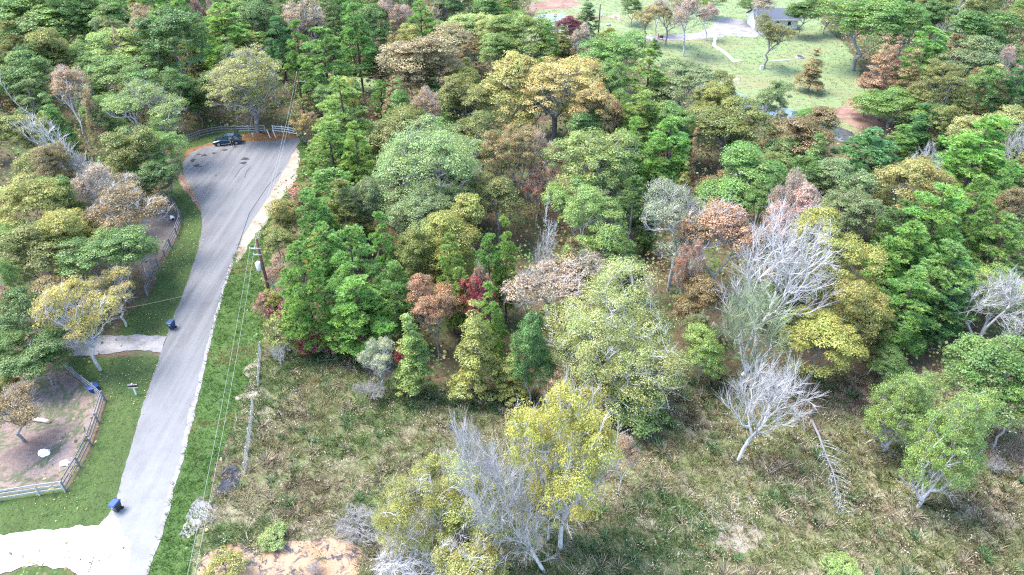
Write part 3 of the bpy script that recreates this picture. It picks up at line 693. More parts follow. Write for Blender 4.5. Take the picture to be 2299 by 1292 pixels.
T('H', 1213, 345, 80, 110, 'pk', 'pinkish tree almost out of leaf between olive-brown and light green trees', ht=14)
T('H', 1205, 420, 70, 90, 'ru', 'rusty thin tree below the pinkish one', ht=11)
T('Q', 1337, 365, 190, 160, 'lg', 'big rounded light green tree right of the pinkish tree', ht=16)
T('Q', 1290, 430, 120, 100, 'lg', 'light green tree under the big rounded light green one', ht=13)
T('P', 1420, 315, 75, 90, 'bp', 'bright pine top above the dark gap in the wood', ht=16)
T('P', 1500, 335, 110, 140, 'bp', 'bright green pine with a forked dark trunk right of the dark gap', ht=15)
T('K', 1463, 370, 60, 70, 'bp', 'small dark pine in the gap', ht=9)
T('C', 1555, 350, 32, 110, 'orr', 'narrow orange column tree in the green wood', ht=14)
T('C', 1538, 405, 50, 70, 'yg', 'yellow small tree below the narrow orange column', ht=11)
T('Q', 1665, 390, 190, 130, 'g', 'big mid green tree right of the narrow orange column', ht=15)
T('K', 1463, 440, 50, 50, 'bp', 'pine sapling top above the pale green forked tree', ht=12)
T('Q', 1375, 125, 140, 95, 'g', 'green tree with white twigs below the far driveway', ht=15)
T('Q', 1365, 190, 100, 100, 'g', 'green tree with a jagged white limb right of the golden trees', ht=15)
T('P', 1455, 170, 110, 110, 'lp', 'light green tufty pine below the far driveway', ht=17)
T('Q', 1530, 195, 130, 120, 'sg', 'grey-green leafy tree left of the pond', ht=15)
T('P', 1440, 255, 110, 100, 'lp', 'light green pine in the middle of the upper wood', ht=15)
T('Q', 1515, 265, 110, 100, 'g', 'green tree right of the light green pine', ht=14)
T('Q', 1635, 275, 180, 120, 'og', 'wide olive tree with white forked limbs in front of the pond', ht=14)
T('K', 1632, 212, 52, 48, 'dp', 'small dark pine on the pond edge', ht=8)
# top, centre left
T('Q', 1172, 90, 130, 110, 'lg', 'light green tree with a thick white trunk near the top centre', ht=16)
T('C', 1222, 70, 36, 80, 'yg', 'narrow yellow tree by the green pond', ht=12)
T('C', 1245, 78, 32, 75, 'tn', 'narrow tan tree by the green pond', ht=12)
T('O', 1278, 60, 60, 40, 'mr', 'maroon-leaved tree below the green pond', ht=11)
T('C', 1262, 100, 60, 70, 'og', 'olive tree under the maroon one', ht=10)
T('H', 1303, 90, 50, 70, 'cr', 'cream-grey thin tree left of the far utility pole', ht=10)
T('C', 1320, 30, 56, 75, 'dg', 'dark green evergreen left of the far utility pole', ht=13)
T('K', 1345, 90, 32, 30, 'bp', 'small bright pine at the far utility pole foot', ht=6)
T('O', 1043, 60, 105, 90, 'pg', 'pale yellow-green round tree at the top centre', ht=17)
T('O', 1110, 70, 70, 60, 'pg', 'smaller pale yellow-green tree beside the round one', ht=15)
T('Q', 1122, 120, 100, 90, 'lg', 'green tree between the pale round trees and the white-trunked one', ht=14)
T('O', 955, 130, 165, 140, 'tn', 'big tan-olive tree right of the grassy glade', ht=18)
T('O', 930, 180, 90, 80, 'ob', 'brown-olive tree on the edge of the grassy glade', ht=12)
T('C', 852, 135, 55, 95, 'ob', 'narrow brown-olive tree above the grassy glade', ht=12)
T('C', 885, 85, 60, 60, 'ob', 'tan-olive tree under the pinkish thin tree', ht=13)
T('H', 887, 30, 85, 85, 'pk', 'pinkish thin tree with white limbs at the top', ht=18)
T('P', 945, 42, 75, 75, 'bp', 'bright pine right of the pinkish thin tree', ht=17)
T('H', 985, 20, 55, 60, 'tn', 'tan thin tree at the very top beside the bright pine', ht=16)
T('O', 1095, 15, 90, 45, 'dg', 'dark green tree at the very top centre', ht=15)
T('P', 1150, 25, 60, 70, 'p', 'green pine left of the bare bank at the top', ht=16)
T('O', 1010, -5, 80, 40, 'dg', 'dark tree cut by the top edge right of the tan thin tree', ht=17)
T('P', 800, 80, 80, 130, 'p', 'tall pine standing above the narrow glade', ht=20)
T('O', 838, 40, 75, 85, 'dg', 'grey-green dark tree right of the tall pine', ht=18)
T('P', 728, 130, 110, 130, 'p', 'broad pine right of the far-left utility pole', ht=16)
T('P', 668, 95, 65, 90, 'p', 'slim green pine above the far-left utility pole', ht=17)
T('P', 625, 85, 60, 90, 'bg', 'blue-green pine right of the pale round tree', ht=17)
T('H', 690, 30, 110, 85, 'cr', 'cream-leaved tree with white limbs at the top', ht=17)
T('O', 745, 25, 60, 60, 'dg', 'dark tree in the gap right of the cream-leaved tree', ht=14)
T('S', 778, 182, 44, 24, 'y', 'yellow bush top behind the big light pine', ht=12)
T('K', 855, 215, 55, 70, 'bp', 'young pine with a pointed top on the glade', ht=8)
T('K', 905, 222, 36, 34, 'dp', 'small dark pine at the right end of the glade', ht=6)
T('S', 683, 290, 52, 60, 'go', 'orange-green shrub at the end of the white fence', ht=5)
T('S', 700, 275, 40, 40, 'cr', 'whitish twiggy shrub behind the orange-green shrub', ht=4)
T('S', 695, 235, 60, 50, 'og', 'olive bush at the foot of the far-left utility pole', ht=4)
T('S', 690, 385, 50, 60, 'og', 'olive shrub on the grass right of the sandy shoulder', ht=4)
T('S', 675, 440, 70, 60, 'ru', 'brown leafy undergrowth shrub right of the sandy shoulder', ht=3)
T('O', 700, 430, 60, 60, 'og', 'olive small tree right of the brown shrub', ht=7)
# top left wood
T('Q', 557, 200, 180, 190, 'pg', 'pale green rounded tree with fans of grey limbs behind the white fence', ht=15, mesh=hero_pale)
T('P', 505, 75, 125, 125, 'bp', 'bright green pine-like tree left of the pale rounded tree', ht=18)
T('H', 443, 27, 42, 65, 'ru', 'rust-brown tree at the top left', ht=17)
T('H', 474, 8, 30, 34, 'pk', 'pinkish brown top beside the rust-brown tree', ht=17)
T('O', 395, 100, 145, 150, 'dg', 'large dark green domed tree at the upper left', ht=18)
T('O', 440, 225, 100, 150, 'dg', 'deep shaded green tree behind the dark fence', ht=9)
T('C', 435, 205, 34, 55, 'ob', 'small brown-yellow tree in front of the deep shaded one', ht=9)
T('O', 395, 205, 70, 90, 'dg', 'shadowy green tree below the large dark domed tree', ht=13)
T('O', 585, 40, 90, 95, 'dg', 'dark green tree with yellow-green sprays at the top', ht=18)
T('O', 312, 42, 65, 55, 'tn', 'tan-orange tree at the upper left', ht=18)
T('P', 345, 15, 100, 50, 'bp', 'bright green pine cut by the top edge', ht=18)
T('P', 395, -5, 80, 40, 'bp', 'bright pine top behind the large dark domed tree', ht=19)
T('O', 225, 12, 110, 50, 'g', 'mid green tree cut by the top edge at the left', ht=17)
T('O', 100, 38, 180, 80, 'g', 'wide mid green tree in the top left corner', ht=17)
T('O', 20, 20, 90, 60, 'g', 'green tree in the extreme top left corner', ht=17)
T('O', 165, 5, 90, 40, 'dg', 'dark green tree cut by the top edge near the left corner', ht=18)
T('O', 540, -2, 80, 40, 'g', 'green tree cut by the top edge left of the dark yellow-sprayed one', ht=17)
T('O', 640, 0, 70, 40, 'dg', 'dark tree cut by the top edge behind the cream-leaved tree', ht=16)
T('P', 790, -5, 60, 40, 'p', 'pine top cut by the top edge behind the tall pine', ht=19)
T('P', 30, 95, 90, 85, 'og', 'olive tree with upright tufts at the left edge', ht=17)
T('O', 110, 100, 105, 90, 'og', 'olive tree right of the tufted one', ht=17)
T('Q', 197, 108, 95, 85, 'g', 'mid green rounded tree in the upper left wood', ht=16)
T('C', 245, 52, 80, 65, 'og', 'yellowish olive tree left of the tan-orange tree', ht=17)
T('O', 293, 120, 145, 100, 'lg', 'light green leafy tree left of the large dark domed tree', ht=17)
T('H', 265, 72, 40, 40, 'cr', 'small whitish bare top left of the light green leafy tree', ht=19)
T('Q', 50, 180, 130, 120, 'g', 'dense green tree at the left edge, upper one', ht=15)
T('H', 145, 178, 95, 85, 'tn', 'tan tree with white twigs above the leaning white tree', ht=17)
T('S', 200, 222, 38, 38, 'tn', 'small tan leafy top beside the tan tree', ht=14)
T('Q', 275, 190, 150, 110, 'g', 'grey-green tree with bare white limbs on top', ht=15)
T('Q', 335, 262, 160, 130, 'lg', 'light feathery green tree with long white limbs', ht=15, mesh=hero_limb)
T('Q', 360, 345, 110, 110, 'g', 'feathery green tree by the corner of the turning circle', ht=12)
T('O', 290, 355, 115, 120, 'og', 'dark olive bushy tree left of the turning circle', ht=12)
T('O', 350, 405, 95, 85, 'dg', 'dark green tree overhanging the left grass edge', ht=9)
T('B', 160, 300, 160, 200, None, 'bright white leafless tree leaning left over the green wood', ht=18, mesh=hero_lean)
T('O', 40, 290, 110, 105, 'og', 'dark olive tree with orange tinges at the left edge', ht=14)
T('Q', 85, 358, 125, 85, 'og', 'olive green tree below the leaning white tree', ht=12)
T('Q', 235, 265, 90, 100, 'g', 'green tree right of the leaning white tree', ht=12)
T('H', 225, 395, 130, 85, 'cr', 'grey-tan twiggy tree below the leaning white tree', ht=13)
# middle left
T('O', 45, 450, 140, 100, 'yg', 'yellow-green leafy tree at the left edge, upper one', ht=14)
T('O', 150, 500, 125, 100, 'yg', 'yellow-green leafy tree left of the brown-olive one', ht=13)
T('O', 65, 555, 150, 95, 'og', 'olive-yellow tree with thin white limbs at the left edge', ht=12)
T('O', 120, 430, 90, 70, 'g', 'green tree below the olive one at the left', ht=12)
T('H', 285, 480, 165, 140, 'ob', 'broad brown-olive tree with fine twigs beside the small curved pen', ht=12)
T('H', 312, 570, 80, 70, 'ob', 'golden brown tree overhanging the roadside lawn', ht=5.5)
T('Q', 245, 575, 165, 130, 'g', 'blue-green feathery tree left of the lawn', ht=11)
T('H', 250, 650, 105, 100, 'go', 'yellow-olive tree with upright twigs left of the lawn', ht=9)
T('H', 150, 690, 80, 70, 'go', 'small golden tree behind the golden yellow one', ht=6)
T('H', 207, 738, 170, 200, 'y', 'golden yellow tree standing over the gravel driveway', base=(226, 832))
T('H', 12, 655, 50, 50, 'orr', 'orange leaved tree at the left edge', ht=11)
T('O', 15, 615, 55, 60, 'lg', 'light green small tree above the orange one', ht=11)
T('O', 110, 660, 110, 95, 'ob', 'brown-olive tree left of the golden yellow tree', ht=9)
T('O', 55, 710, 120, 110, 'dg', 'dark bluish green tree at the left edge', ht=10)
T('O', 85, 800, 120, 100, 'dg', 'dark green bush-like tree above the dirt yard', ht=6)
T('O', 20, 790, 80, 90, 'g', 'green tree at the left edge above the yard', ht=7)
T('H', 22, 935, 150, 190, 'ob', 'thin olive-brown tree over the left side of the dirt yard', ht=6, bark='g')
T('O', 15, 870, 70, 60, 'og', 'small olive bush at the left end of the yard', ht=3)
# upper right
for (x, y, w_, h_, ht, bs, ck, lb) in ((1450, 50, 62, 85, None, (1447, 100), 'go', 'small golden-brown tree left on the far lawn'), (1478, 40, 60, 90, None, (1472, 80), 'cr', 'bare grey-white thin tree beside the golden-brown one'),
        (1502, 20, 75, 90, None, (1494, 103), 'tn', 'tall tan tree with a dark straight trunk on the far lawn'), (1545, 45, 90, 110, None, (1534, 127), 'cr', 'tall pale twiggy tree on the far lawn, right of the dark straight trunk'),
        (1580, 50, 50, 80, None, (1584, 92), 'pk', 'reddish brown thin tree by the far driveway bend')):
    T('H', x, y, w_, h_, ck, lb, base=bs, bark='g' if ck in ('go', 'tn') else None)
T('C', 1468, 108, 30, 46, 'g', 'small dark green shrub between the far lawn trunks', base=(1466, 120))
T('O', 1420, 18, 50, 40, 'dg', 'dark evergreen at the far edge of the lawn', ht=8)
T('O', 1668, 20, 68, 50, 'dg', 'round dark green tree beside the parking area', base=(1680, 52))
T('O', 1600, -8, 60, 30, 'lg', 'light green tree at the top edge behind the driveway', ht=9)
T('H', 1722, 90, 95, 120, 'og', 'olive-tan tree in front of the white house', base=(1716, 155), bark='g')
T('H', 1705, 25, 66, 80, 'cr', 'pale bare-limbed tree half hiding the house', base=(1698, 72))
T('C', 1815, 165, 62, 95, 'ob', 'green and orange conical tree alone on the far lawn', base=(1812, 206))
T('O', 1808, 8, 75, 40, 'dg', 'dark tree row behind the house, right end', ht=12)
T('O', 1862, 22, 68, 45, 'yg', 'yellow-green tree at the top right of the lawn', ht=10)
T('Q', 1945, 55, 180, 120, 'p', 'large layered green tree right of the far lawn', ht=16)
T('Q', 2040, 60, 80, 110, 'p', 'green tree left of the dead grey tree', ht=17)
T('P', 2075, 125, 100, 120, 'bp', 'bright pine behind the orange conical trees', ht=16)
T('B', 2148, 45, 90, 120, None, 'tall dead grey tree near the top right', ht=19)
T('C', 2130, 110, 36, 60, 'tn', 'tan vine-covered trunk below the dead grey tree', ht=12)
T('O', 2215, 75, 140, 90, 'dg', 'dark green tree right of the dead grey tree', ht=16)
T('Q', 2268, 25, 100, 60, 'og', 'olive tree with grey twigs in the top right corner', ht=17)
T('O', 2185, 8, 80, 45, 'og', 'olive tree cut by the top edge at the right', ht=17)
T('O', 2110, 5, 70, 40, 'dg', 'dark tree cut by the top edge left of the dead grey tree', ht=17)
T('Q', 2170, 145, 145, 120, 'sg', 'big dark sage tree right of the bright pine', ht=16)
T('H', 2270, 118, 70, 44, 'pk', 'pinkish tree with white twigs at the right edge', ht=16)
T('C', 1965, 170, 75, 150, 'orr', 'orange conical tree with a red tip at the lawn edge', ht=14)
T('C', 2000, 150, 55, 130, 'ru', 'reddish conical tree beside the orange one', ht=14)
T('C', 2035, 190, 80, 130, 'ob', 'olive-brown conical tree right of the reddish one', ht=13)
T('O', 2010, 240, 150, 80, 'g', 'green shaded tree below the conical trees', ht=8)
T('Q', 2110, 190, 95, 90, 'og', 'olive round-topped tree on a pale grey trunk', ht=15)
T('C', 2225, 215, 85, 120, 'go', 'yellow conical tree at the right', ht=14)
T('C', 2160, 240, 70, 90, 'og', 'olive thin tree left of the yellow conical tree', ht=12)
T('P', 2278, 200, 75, 120, 'dp', 'dark pine at the right edge', ht=16)
T('P', 2085, 285, 110, 100, 'dp', 'dark blue-green pine at the end of the pond bank', ht=11)
T('P', 2195, 345, 170, 160, 'bp', 'very large bright green tree at the right', ht=17)
T('O', 2225, 262, 110, 50, 'pg', 'cream-green top behind the very large bright tree', ht=15)
T('O', 2130, 265, 70, 50, 'og', 'olive top left of the cream-green one', ht=12)
T('B', 2288, 330, 70, 130, None, 'white bare stems at the right edge', ht=15)
T('O', 1805, 312, 140, 110, 'ob', 'brownish olive tree in front of the pond', ht=13)
T('P', 1945, 350, 140, 120, 'bg', 'blue-green pine below the pond', ht=12)
T('P', 2020, 320, 80, 80, 'p', 'green pine under the dark blue-green one', ht=10)
T('B', 2080, 345, 85, 75, None, 'cream-white bare fan of twigs behind the orange-olive tree', ht=16)
T('O', 2055, 410, 155, 95, 'go', 'orange-olive tree with grey limbs at the right', ht=14)
T('H', 1785, 415, 90, 80, 'pk', 'pinkish bare-topped tree in the right middle', ht=17)
T('H', 1790, 470, 150, 100, 'pk', 'wide pink-brown thin tree above the yellow-green tree', ht=16)
T('Q', 1885, 410, 130, 100, 'sg', 'grey-green tree below the blue-green pine', ht=13)
T('Q', 1920, 470, 120, 100, 'sg', 'olive grey-green tree right of the pink-brown thin tree', ht=12)
T('Q', 1755, 330, 90, 80, 'sg', 'sage tree left of the brownish olive one', ht=11)
T('P', 2100, 490, 160, 150, 'bp', 'large bright pine in the right middle', ht=17)
T('P', 2030, 560, 120, 130, 'bp', 'bright pine left of the large one, lower', ht=14)
T('P', 2195, 460, 110, 120, 'bp', 'bright pine right of the large one', ht=17)
T('P', 2130, 600, 150, 110, 'p', 'green pine below the large bright pine', ht=13)
T('P', 2245, 545, 140, 130, 'p', 'wide pine at the right edge above the white tree', ht=14)
T('P', 2040, 665, 150, 130, 'p', 'loose-crowned pine at the clearing edge, right', ht=12)
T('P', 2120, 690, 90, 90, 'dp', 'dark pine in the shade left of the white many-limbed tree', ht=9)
T('O', 2280, 440, 70, 90, 'ob', 'brown-olive tree at the right edge', ht=15)
T('P', 2260, 400, 70, 80, 'bp', 'small bright pine above the brown-olive edge tree', ht=15)
T('C', 1985, 750, 60, 110, 'yg', 'thin yellow-green tree at the right clearing edge', ht=7)
T('O', 2000, 820, 80, 70, 'dg', 'dark bushy tree behind the upper fine-leaved tree', ht=5)
T('S', 1890, 1275, 80, 40, 'lg', 'light green twiggy bush at the bottom edge', ht=1.2)
T('S', 505, 1278, 90, 56, 'yg', 'yellow-green bush in the muddy hollow', ht=2)
T('S', 612, 1205, 70, 44, 'lg', 'bright green mossy bush at the rim of the muddy hollow', ht=1)
T('B', 800, 1180, 130, 90, None, 'grey dead branch tangle over the mud', ht=2.5, bark='g')
T('B', 705, 1278, 50, 40, None, 'small grey ball of dead twigs in the mud', ht=1.5, bark='g')
T('B', 2235, 1045, 60, 40, None, 'bluish grey twig heap on the brown patch', ht=1.3, bark='g')
T('S', 1500, 170, 26, 16, 'ob', 'small brown bush on the far lawn', ht=1.3)

# unnamed small trees fill the remaining gaps of the wood
excl = [W(p) for p in (road_px, gravel_px, drive_px, verge_l_px, verge_r_px, sand_px, pen1_px, pen2_px, meadow_px, lawn_px, pond_px, meadow_glade_px, pond2_px, farbare_px, mud_px)]
def free(P):
    m = np.ones(len(P), bool)
    for e in excl: m &= ~inside(P, e)
    return m
def in_frame(P, z, mx=80):
    d = P[:, 1] * CO + (H - z) * SI; u = P[:, 0] / d * F + CX; v = ((H - z) * CO - P[:, 1] * SI) / d * F + CY
    return (u > -mx) & (u < 2299 + mx) & (v > -60) & (v < 1292 + mx)
for q in (at(1740, 262), at(1840, 300), at(1650, 235), at(684, 262), at(676, 230), at(560, 300), at(620, 300)): placed.append((q.x, q.y, 9, 9))
pl = np.array(placed); cand = np.stack([rng.uniform(-190, 190, 9000), rng.uniform(30, 300, 9000)], 1)

for dx, dy in ((0, 0), (4.5, 0), (-4.5, 0), (0, 8), (0, -5), (0, 14), (6, 10), (-6, 10)): cand = cand[free(cand + np.array([dx, dy]))]
cand = cand[in_frame(cand, 7)]; nf = 0
okp = []
for c in cand:
    d = np.hypot(pl[:, 0] - c[0], pl[:, 1] - c[1]); near = c[1] / 60
    if (d < np.maximum(2.0, pl[:, 2] * .5)).any(): continue
    if any(math.hypot(c[0] - q[0], c[1] - q[1]) < 3.5 for q in okp): continue
    okp.append(c)
    if len(okp) >= 230: break
for c in okp:
    k = random.choice('OOQPPC'); ht = random.uniform(7.5, 12.5) if c[1] < 170 else random.uniform(9, 14)
    nm, cat = NAMES[k]; i = counter.get(k, 0); counter[k] = i + 1; tm, cm, ph, pw = PROTO[k][i % len(PROTO[k])]
    o = empty('understory_tree', (c[0], c[1], 0), random.uniform(0, 6.28)); wd = random.uniform(5, 7.5); o.scale = (wd / pw, wd / pw, ht / ph)
    tag(o, 'small shaded understory tree filling a gap between taller crowns', 'small tree', 'understory trees in the gaps of the wood')
    link('trunk', tm, o, BK['g']); ck = random.choice(['dg', 'lg', 'g', 'og', 'p', 'sg', 'ob', 'g', 'yg'])
    link('crown', cm, o, TC[ck])

# ------------------------------------------------------------------ undergrowth, meadow and grass (nobody could count it)
def field_noise(P, s, seed):
    r_ = np.random.default_rng(seed); v = np.zeros(len(P))
    for k in range(7):
        d = r_.uniform(0, 6.28); f = s * r_.uniform(.6, 2.2); v += np.sin((P[:, 0] * math.cos(d) + P[:, 1] * math.sin(d)) * f + r_.uniform(0, 6.28) + .8 * np.sin(P[:, 1] * f * .7))
    return v / 2.4
def scatter_leaves(name, n, region, zr, size, cols, jit=.9, excl_free=False, label='', cat='', clump=None, keep=None, drift=None):
    P = np.stack([rng.uniform(region[0], region[1], n), rng.uniform(region[2], region[3], n)], 1)
    if excl_free: P = P[free(P)]
    if keep is not None: P = P[inside(P, W(keep))]; P = P[~inside(P, W(gravel_px))]
    P = P[in_frame(P, 0)]
    if drift: P = P[field_noise(P, .35, 31) + rng.normal(size=len(P)) * .5 > drift]
    n = len(P)
    per = clump[0] if clump else 1; I = np.repeat(np.arange(n), per); cr = clump[1] if clump else 0
    hz = rng.uniform(.3, 1, n)
    off = rng.normal(size=(len(I), 3)) * cr
    z = zr[0] + (zr[1] - zr[0]) * hz[I] * rng.uniform(.1, 1, len(I))
    C = np.column_stack([P[I, 0] + off[:, 0], P[I, 1] + off[:, 1], z])
    sz = size * (1 + (P[I, 1] / 220))
    v, f = leaves(C, np.tile([0, 0, 1.], (len(I), 1)), 1.0, jit); c4 = v.reshape(-1, 4, 3); m = c4.mean(1, keepdims=True)
    c4 = m + (c4 - m) * sz[:, None, None]
    cols = np.array(cols); ci = rng.integers(0, len(cols), n)[I]; t = cols[ci] * rng.uniform(.6, 1.4, len(I))[:, None]
    o = link(name, mesh_from(name, c4.reshape(-1, 3), f, TINT, tint=t)); tag(o, label, cat, kind='stuff'); return o
UC = [(.11, .19, .06), (.14, .23, .07), (.18, .21, .08), (.21, .17, .1), (.26, .24, .12), (.11, .2, .08), (.26, .17, .1)]
scatter_leaves('undergrowth', 30000, (-190, 190, 20, 300), (0, 4.2), .26, UC, .8, True, 'leafy undergrowth and saplings on the floor of the wood', 'undergrowth', (18, .8))
def blades(P, n_per, hh, wd, tint, spread, lean=.55, jt=.25):
    n = len(P); I = np.repeat(np.arange(n), n_per); m = len(I)
    a = rng.uniform(0, 6.283, m); rr = np.abs(rng.normal(size=m)) * spread; b = np.column_stack([P[I, 0] + np.cos(a) * rr, P[I, 1] + np.sin(a) * rr, np.full(m, .0)])
    h = (hh[I] * rng.uniform(.6, 1.2, m)); l = lean * rng.uniform(.4, 1.6, m) * h
    tip = b + np.column_stack([np.cos(a) * l, np.sin(a) * l, h]); t2 = a + 1.57 + rng.normal(size=m) * .4
    s = np.column_stack([np.cos(t2), np.sin(t2), np.zeros(m)]) * (wd[I] * .5)[:, None]
    md = b * .45 + tip * .55 + np.column_stack([np.zeros(m), np.zeros(m), h * .18])
    V = np.stack([b - s, b + s, md + s * .8, tip, md - s * .8], 1)
    Fc = (np.arange(m) * 5)[:, None] + np.array([[0, 1, 2, 3, 4]])
    T = tint[I] * rng.uniform(1 - jt, 1 + jt, m)[:, None]
    return V.reshape(-1, 3), Fc, T
mp_ = W(meadow_px); mudp = W(mud_px); pudp = W(puddle_px)
N_ = 70000
P = np.stack([rng.uniform(-60, 85, N_), rng.uniform(18, 85, N_)], 1); P = P[inside(P, mp_)]; P = P[in_frame(P, 0)]; P = P[~inside(P, mudp)]; P = P[~inside(P, pudp)]
a_ = field_noise(P, .16, 1); b_n = field_noise(P, .5, 2); g_ = field_noise(P, .3, 5)
px_u = P[:, 0] / (P[:, 1] * CO + H * SI) * F + CX
base = np.where((a_ + b_n * .6)[:, None] > .25, np.array([[.38, .33, .22]]), np.array([[.25, .25, .12]]))
base = np.where((b_n < -.55)[:, None], np.array([[.27, .22, .15]]), base)
gr = (g_ + .5 * (px_u < 950) - .45 * (px_u > 1400) > .72) | (rng.uniform(0, 1, len(P)) < .13); base = np.where(gr[:, None], np.array([[.15, .215, .085]]), base)
dk = (rng.uniform(0, 1, len(P)) < .16 + .3 * (b_n + g_ < -.4)); base = np.where(dk[:, None], base * .5, base)
lt = (rng.uniform(0, 1, len(P)) < .08); base = np.where(lt[:, None], np.array([[.5, .43, .33]]), base)
hh = np.where(gr, .42, .36) * rng.uniform(.5, 1.5, len(P)); wd = rng.uniform(.018, .042, len(P))
sel = rng.uniform(0, 1, len(P)) < .94
v, f, t = blades(P[sel], 16, hh[sel], wd[sel], base[sel], .2, .9)
tag(link('meadow_grass', mesh_from('meadow_grass', v, f, TINT, tint=t)), 'rough dry meadow grass, tan, olive and green tufts', 'grass', kind='stuff')
wt = (px_u > 1350) & (b_n < .1); base = np.where((wt & ~gr)[:, None], base * .45 + np.array([[.33, .27, .17]]) * .55, base)
# standing weeds and big green sedge tufts
Q = P[(rng.uniform(0, 1, len(P)) < .018)]; n = len(Q)
v, f, t = blades(Q, 34, rng.uniform(.45, .85, n), rng.uniform(.035, .06, n), np.where(rng.uniform(0, 1, (n, 1)) < .55, np.array([[.12, .22, .1]]), np.array([[.34, .29, .21]])), .12, .85)
tag(link('sedge_tufts', mesh_from('sedge_tufts', v, f, TINT, tint=t)), 'arching green and straw sedge tufts in the rough meadow', 'grass', kind='stuff')
scatter_leaves('dry_weeds', 9000, (-60, 85, 18, 85), (.1, .55), .09, [(.24, .19, .12), (.38, .32, .22), (.15, .13, .07), (.14, .16, .06), (.1, .17, .05), (.26, .16, .1), (.42, .37, .3)], .9, False, 'leafy dry weeds and brambles of the rough meadow', 'weeds', (26, .26), meadow_px)
# rough verge right of the road
P = np.stack([rng.uniform(-60, -5, 60000), rng.uniform(15, 130, 60000)], 1); P = P[inside(P, W(verge_r_px))]; P = P[in_frame(P, 0)]; P = P[~inside(P, W(sand_px))]; P = P[~inside(P, W(road_px))]
gn = field_noise(P, .4, 9); tv = np.where((gn > .9)[:, None], np.array([[.2, .19, .08]]), np.where((gn < -.3)[:, None], np.array([[.075, .15, .04]]), np.array([[.115, .2, .055]])))
v, f, t = blades(P, 7, np.full(len(P), .22) * rng.uniform(.5, 1.5, len(P)), np.full(len(P), .05), tv, .14, .9)
tag(link('verge_grass', mesh_from('verge_grass', v, f, TINT, tint=t)), 'bright rough green grass between the road and the wood', 'grass', kind='stuff')
# mown lawn on the left with fallen leaves
P = np.stack([rng.uniform(-85, -25, 60000), rng.uniform(15, 130, 60000)], 1); P = P[inside(P, W(verge_l_px))]; P = P[in_frame(P, 0)]; P = P[~inside(P, W(gravel_px))]; P = P[~inside(P, W(road_px))]; P = P[~inside(P, W(drive_px))]
v, f, t = blades(P, 5, np.full(len(P), .09), np.full(len(P), .05), np.where((field_noise(P, .5, 4) > .4)[:, None], np.array([[.13, .14, .06]]), np.array([[.09, .15, .05]])), .16, .8)
tag(link('lawn_grass', mesh_from('lawn_grass', v, f, TINT, tint=t)), 'mown grass blades of the roadside lawn', 'grass', kind='stuff')
scatter_leaves('fallen_leaves', 34000, (-85, -20, 15, 130), (.06, .1), .075, [(.55, .5, .22), (.6, .55, .35), (.45, .35, .15), (.5, .3, .12)], .3, False, 'pale yellow fallen leaves scattered over the roadside lawn', 'leaves', None, verge_l_px, .45)
scatter_leaves('yard_litter', 5000, (-85, -20, 15, 130), (.04, .07), .09, [(.4, .3, .2), (.5, .42, .3), (.12, .1, .07), (.1, .14, .05)], .3, False, 'fallen leaves and scraps on the dirt yard', 'leaves', None, pen2_px)
# far lawn tufts and weeds on the pond bank
P = np.stack([rng.uniform(0, 140, 16000), rng.uniform(90, 260, 16000)], 1); P = P[inside(P, W(lawn_px))]; P = P[~inside(P, W(pond_px))]; P = P[~inside(P, W(fardrive_px))]; P = P[~inside(P, W(bank_px))]; P = P[~inside(P, W(path_px))]; P = P[~inside(P, W(pond2_px))]; P = P[~inside(P, W(farbare_px))]
gn = field_noise(P, .09, 12); tv = np.where((gn > .35)[:, None], np.array([[.23, .19, .1]]), np.where((gn < -.3)[:, None], np.array([[.16, .23, .1]]), np.array([[.23, .25, .14]])))
v, f, t = blades(P, 4, np.full(len(P), .2), np.full(len(P), .12), tv, .3, 1.0)
tag(link('far_lawn_grass', mesh_from('far_lawn_grass', v, f, TINT, tint=t)), 'tussocky pale grass of the far lawn and pond bank', 'grass', kind='stuff')

# ------------------------------------------------------------------ built things
M_white = plain('white_paint', (.6, .6, .59), .5, var=.06); M_offw = plain('weathered_white', (.33, .33, .32), .8, var=.3)
M_dwood = plain('dark_wood', (.075, .075, .095), .85, var=.35); M_gwood = plain('grey_wood', (.15, .15, .165), .9, var=.3)
M_pole = plain('pole_wood', (.085, .04, .028), .85, var=.35); M_blk = plain('black_plastic', (.02, .022, .028), .4, var=.2)
M_navy = plain('navy_plastic', (.012, .035, .09), .45, var=.15); M_blue = plain('blue_plastic', (.004, .035, .15), .4, var=.12)
M_tyre = plain('tyre_rubber', (.015, .015, .016), .85, var=.2); M_rim = plain('alloy', (.4, .4, .42), .3, .9, .1)
M_metal = plain('grey_metal', (.45, .46, .48), .4, .6, .1); M_wire = plain('wire', (.3, .33, .3), .5, .3, .05)
M_log = plain('log_wood', (.5, .36, .33), .9, var=.25); M_cut = plain('cut_wood', (.6, .4, .25), .9, var=.15)
M_skin = plain('skin', (.42, .24, .17), .6, var=.05); M_cloth = plain('dark_cloth', (.03, .035, .045), .9, var=.2); M_hair = plain('hair', (.03, .02, .015), .8)
M_glass = plain('window_glass', (.02, .025, .03), .06, var=.1, spec=.8); M_paint = plain('car_paint', (.02, .05, .07), .18, .5, .05, spec=.8)
M_roof = plain('roof_shingles', (.07, .08, .11), .85, var=.3, scale=9); M_red = plain('red_lens', (.4, .02, .02), .3); M_lamp = plain('headlight_glass', (.8, .8, .78), .15, var=.03)
M_tarp = plain('white_sheet', (.85, .85, .85), .8, var=.03)

